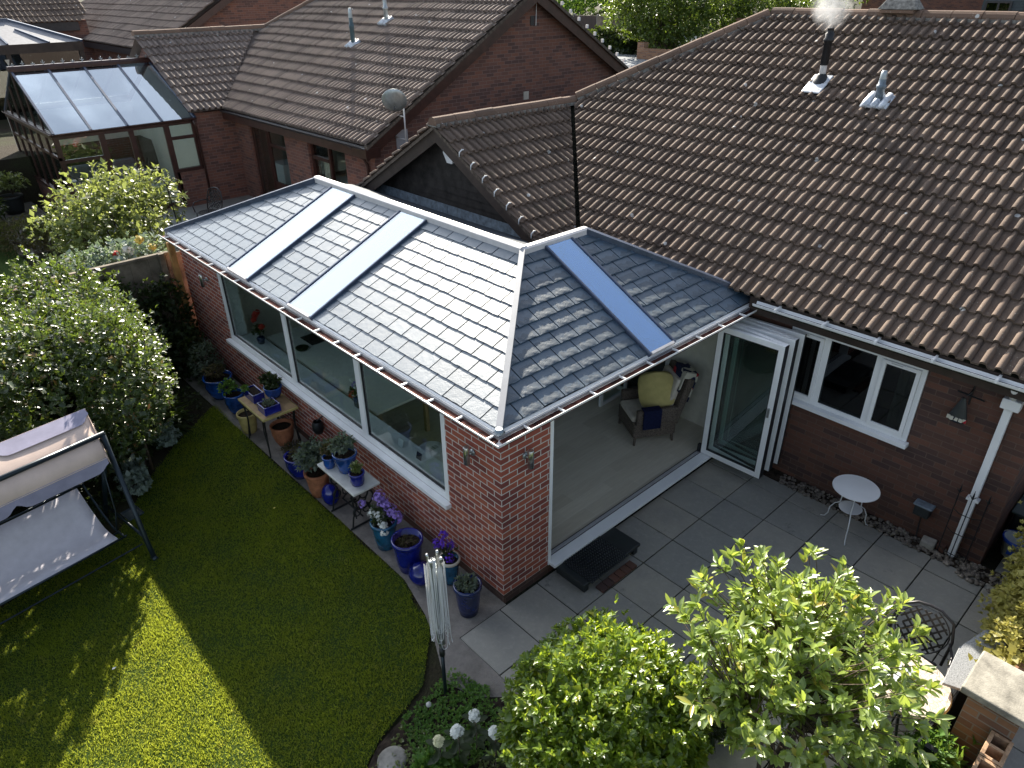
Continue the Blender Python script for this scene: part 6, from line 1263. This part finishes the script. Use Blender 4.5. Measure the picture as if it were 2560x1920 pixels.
t = pot('black plastic pot with a small shrub on the neighbouring gravel', (-.88, 18.6, .87), .30, .46, 'dark_plastic', .85, group='pots in the neighbouring garden'); potplant(t, (-.78, 18.7, 1.62), .42, .32, 130, 5, .11, .05, 'leaf_apple')
ft_ = thing('bird_feeder_pole', 'slim black feeder pole with hooks on the neighbouring patio', 'feeder pole', (1.35, 12.6, .86)); MB().tube([(1.35, 12.6, .86), (1.30, 12.6, 2.3), (1.2, 12.55, 2.45), (1.05, 12.5, 2.38)], .013, 6).tube([(1.3, 12.6, 2.25), (1.5, 12.65, 2.4), (1.62, 12.7, 2.3)], .01, 6).build('pole', 'black_iron', ft_, smooth=True)
for dx in (-.2, .2): MB().tube([(1.35, 12.6, 1.2), (1.35+dx, 12.5, .87)], .01, 5).build('leg', 'black_iron', ft_)
bush('dark_conifer', 'dark evergreen mass at the left edge beside the conservatory', 'shrub', [(-2.0, 20.5, 1.8, 1.3, 1.5, 1.4), (-3.3, 18.8, 1.8, 1.3, 1.5, 1.3), (-1.9, 17.6, 1.5, .75, 1.2, 1.0)], 1600, 6, .12, .05, 'leaf_dark', zmin=.9)
# bed behind the swing: ground cover
def cover(name, label, poly, n, per, L, W, mat, hmax, cat='ground cover', dens=None):
    xs = [q[0] for q in poly]; ys = [q[1] for q in poly]; x = RNG.uniform(min(xs), max(xs), n); y = RNG.uniform(min(ys), max(ys), n); k = inpoly(x, y, poly); x, y = x[k], y[k]
    z = np.abs(np.sin(x*3.1+1)*np.cos(y*2.7))*hmax*RNG.uniform(.3, 1, len(x))+.01
    o = leaves(name, *clusters(np.stack([x, y, z], 1), np.stack([RNG.normal(0, .3, len(x)), RNG.normal(0, .3, len(x)), np.ones(len(x))], 1), per, L, W, 1.2), mat); tag(o, label, cat, kind='stuff')
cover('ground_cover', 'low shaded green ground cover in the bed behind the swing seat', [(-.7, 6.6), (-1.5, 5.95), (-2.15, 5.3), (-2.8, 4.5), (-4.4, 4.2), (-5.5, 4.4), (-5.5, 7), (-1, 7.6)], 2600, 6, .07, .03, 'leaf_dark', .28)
for i, (x, y, r, l_) in enumerate(((-1.62, 5.95, .2, 'silver leaved cushion plant nearest the path'), (-2.35, 5.05, .22, 'silver leaved plant beside the swing frame'), (-2.25, 5.35, .14, 'small silver leaved plant behind the swing frame'))):
    bush('silver_plant', l_, 'plant', [(x, y, .18, r, r, .2)], 110, 6, .05, .035, 'leaf_silver', group='silver leaved plants in the shaded bed')
bush('strap_leaf_clump', 'dark strappy grass like clump in the shaded bed', 'plant', [(-1.7, 6.3, .22, .4, .3, .25)], 160, 5, .28, .012, 'leaf_dark', group=None)
# bottom bed
BED = [(-1.12, -.35), (-1.75, -.40), (-2.0, -.46), (-2.3, -.65), (-2.7, -1.2), (-3.0, -2.0), (-1.0, -2.2), (-.5, -1.6), (-.68, -1.0), (-.95, -.75)]
sl_ = MB(); sl_.quadface([(x, y, -.004) for x, y in [(-1.05, -.2)]+BED]); struct(sl_.build('soil_bed', 'soil', recalc=False))
cover('ground_cover', 'fresh green low ground cover around the foot of the clothes airer', [(-1.0, -.28), (-1.7, -.42), (-1.85, -.9), (-1.5, -1.25), (-1.0, -1.1), (-.85, -.7)], 1500, 6, .032, .018, 'leaf_bright', .16)
cover('ground_cover', 'dark small leaved ground cover at the bottom edge of the bed', [(-1.7, -.45), (-2.2, -.62), (-2.6, -1.1), (-2.9, -1.9), (-1.2, -2.0), (-1.3, -1.2)], 1700, 6, .028, .016, 'leaf_apple', .10)
bush('leafy_clump', 'small bright leafy clump at the bottom of the bed beside the stone', 'plant', [(-1.75, -1.05, .1, .22, .2, .14)], 170, 6, .045, .026, 'leaf_bright')
tag(MB().lathe([(.001, .035), (.10, .034), (.135, .02), (.14, 0)], 22, (-1.98, -.67, 0), sx=1.0, sy=.95).build('stepping_stone', 'concrete', smooth=True), 'round pale stepping stone in the bed at the bottom edge', 'stone')
tag(MB().ball((-1.43, -.50, .10), .028, 14, 8).build('ornament_ball', 'white_stone', smooth=True), 'small pale ball among the leaves by the airer post', 'ornament')
HY = [((-1.72, -1.07, .46), 'leftmost creamy green hydrangea head above the bed', 'cream_petal', .046), ((-1.56, -1.13, .50), 'largest cream hydrangea head in the middle of the row', 'white_petal', .058), ((-1.36, -1.13, .52), 'topmost white hydrangea head of the four', 'white_petal', .052), ((-1.34, -1.37, .52), 'rightmost white hydrangea head touching the round bush', 'white_petal', .05)]
for c, l_, mt_, r in HY:
    t = thing('hydrangea', l_, 'hydrangea', (c[0], c[1], 0), 'hydrangeas in front of the round bush'); blooms(t, [c], r, mt_, 95, .017); blooms(t, [(c[0], c[1], c[2]+.035)], r*.6, mt_, 40, .017)
    MB().tube([(c[0], c[1], 0), (c[0]+.01, c[1], c[2]*.6), (c[0], c[1], c[2])], .006, 5).build('stem', 'bark', t); a = np.linspace(0, 6.28, 11)[:-1]
    bs = np.stack([np.full(10, c[0]), np.full(10, c[1]), np.linspace(.1, c[2]-.06, 10)], 1); leaves('foliage', bs, np.stack([np.cos(a*3.7), np.sin(a*3.7), np.full(10, .15)], 1), np.tile([0, 0, 1.], (10, 1)), .13, .07, 'leaf_dark', t, True)
# round evergreen bush in the foreground
bush('round_bush', 'dense round bright green bush in the foreground below the patio', 'bush', [(-.80, -2.08, .82, .84, .78, .90), (-1.12, -2.25, .72, .62, .62, .76), (-.5, -2.2, .7, .62, .6, .76)], 5600, 6, .060, .025, 'leaf_bay', inner=.80, fine=True, stem=12, spread=.8, bumpy=.07, sprout=70)
# open glossy shrub
def glossy_shrub():
    base = Vector((.25, -3.15, 0)); t = thing('glossy_shrub', 'tall open shrub with large glossy pale green leaves in the right foreground', 'shrub', base)
    tips = []; dirs = []; m = MB(); ells = [(.42, -2.82, 1.62, .95, .78, .50), (1.15, -3.2, 1.32, .60, .60, .48), (-.12, -3.0, 1.5, .55, .55, .40), (.4, -3.55, 1.4, .8, .5, .6), (.85, -2.65, 1.28, .6, .5, .4)]
    p, nn = shell(ells, 620, .30, .75, .25)
    stems = []
    for i in range(7):
        a = i*.9; q = base+Vector((.10*math.cos(a), .10*math.sin(a), 0)); top = Vector(ells[i % 4][:3])+Vector((random.uniform(-.35, .35), random.uniform(-.3, .3), .05)); mid = q*.5+top*.5+Vector((random.uniform(-.1, .1), random.uniform(-.1, .1), .1)); m.tube([q, mid, top], [.022, .016, .008], 7); stems.append((q, mid, top))
    for q, n_ in zip(p, nn):
        b_ = min(stems, key=lambda s_: (s_[2]-Vector(q)).length); f = random.uniform(.35, 1); s0 = b_[1]*(1-f)+b_[2]*f; Q = Vector(q); mid = (s0+Q)/2+Vector((0, 0, -.03)); m.tube([s0, mid, Q], [.0055, .004, .003], 4, False)
    m.build('branches', 'bark', t, smooth=True)
    d = nrm(nn+np.array([0, 0, .5])+RNG.normal(0, .25, p.shape))
    # whorls of leaves on each twig end plus a looser ring below
    leaves('foliage', *clusters(p, d, 7, .118, .046, .95), 'leaf_camellia', t, True); leaves('foliage', *clusters(p-d*.08, d, 4, .11, .044, 1.2), 'leaf_camellia', t, True)
glossy_shrub()
bush('golden_hedge', 'golden variegated hedge at the right edge of the patio', 'hedge', [(3.35, -4.18, .75, .85, .42, .62), (2.55, -4.22, .75, .5, .33, .52), (4.3, -4.2, .8, .9, .5, .6)], 2400, 6, .05, .03, 'leaf_gold', inner=.7, sprout=50)
bush('leafy_border', 'feathery green shrub between the mosaic table and the pierced wall', 'shrub', [(1.05, -4.02, .42, .42, .22, .36), (.55, -4.0, .45, .45, .24, .38), (1.38, -3.98, .30, .2, .14, .2)], 900, 6, .075, .022, 'leaf_bright', sprout=30)
bush('fern_clump', 'dark fern at the foot of the glossy shrub', 'plant', [(.35, -2.35, .16, .28, .28, .18)], 160, 6, .12, .012, 'leaf_dark')
# loose leaves on lawn and patio
for i, (x, y, l_) in enumerate(((-3.55, 2.1, 'single white fallen petal on the dark lawn left of the sunlit patch'), (-1.15, 3.35, 'single yellow leaf on the lawn near the path'))):
    o = leaves('fallen_leaf', np.array([[x, y, .035]]), np.array([[1., .3, 0]]), np.array([[0, 0, 1.]]), .05, .03, 'white_petal' if i == 0 else 'yellow_petal'); tag(o, l_, 'leaf')
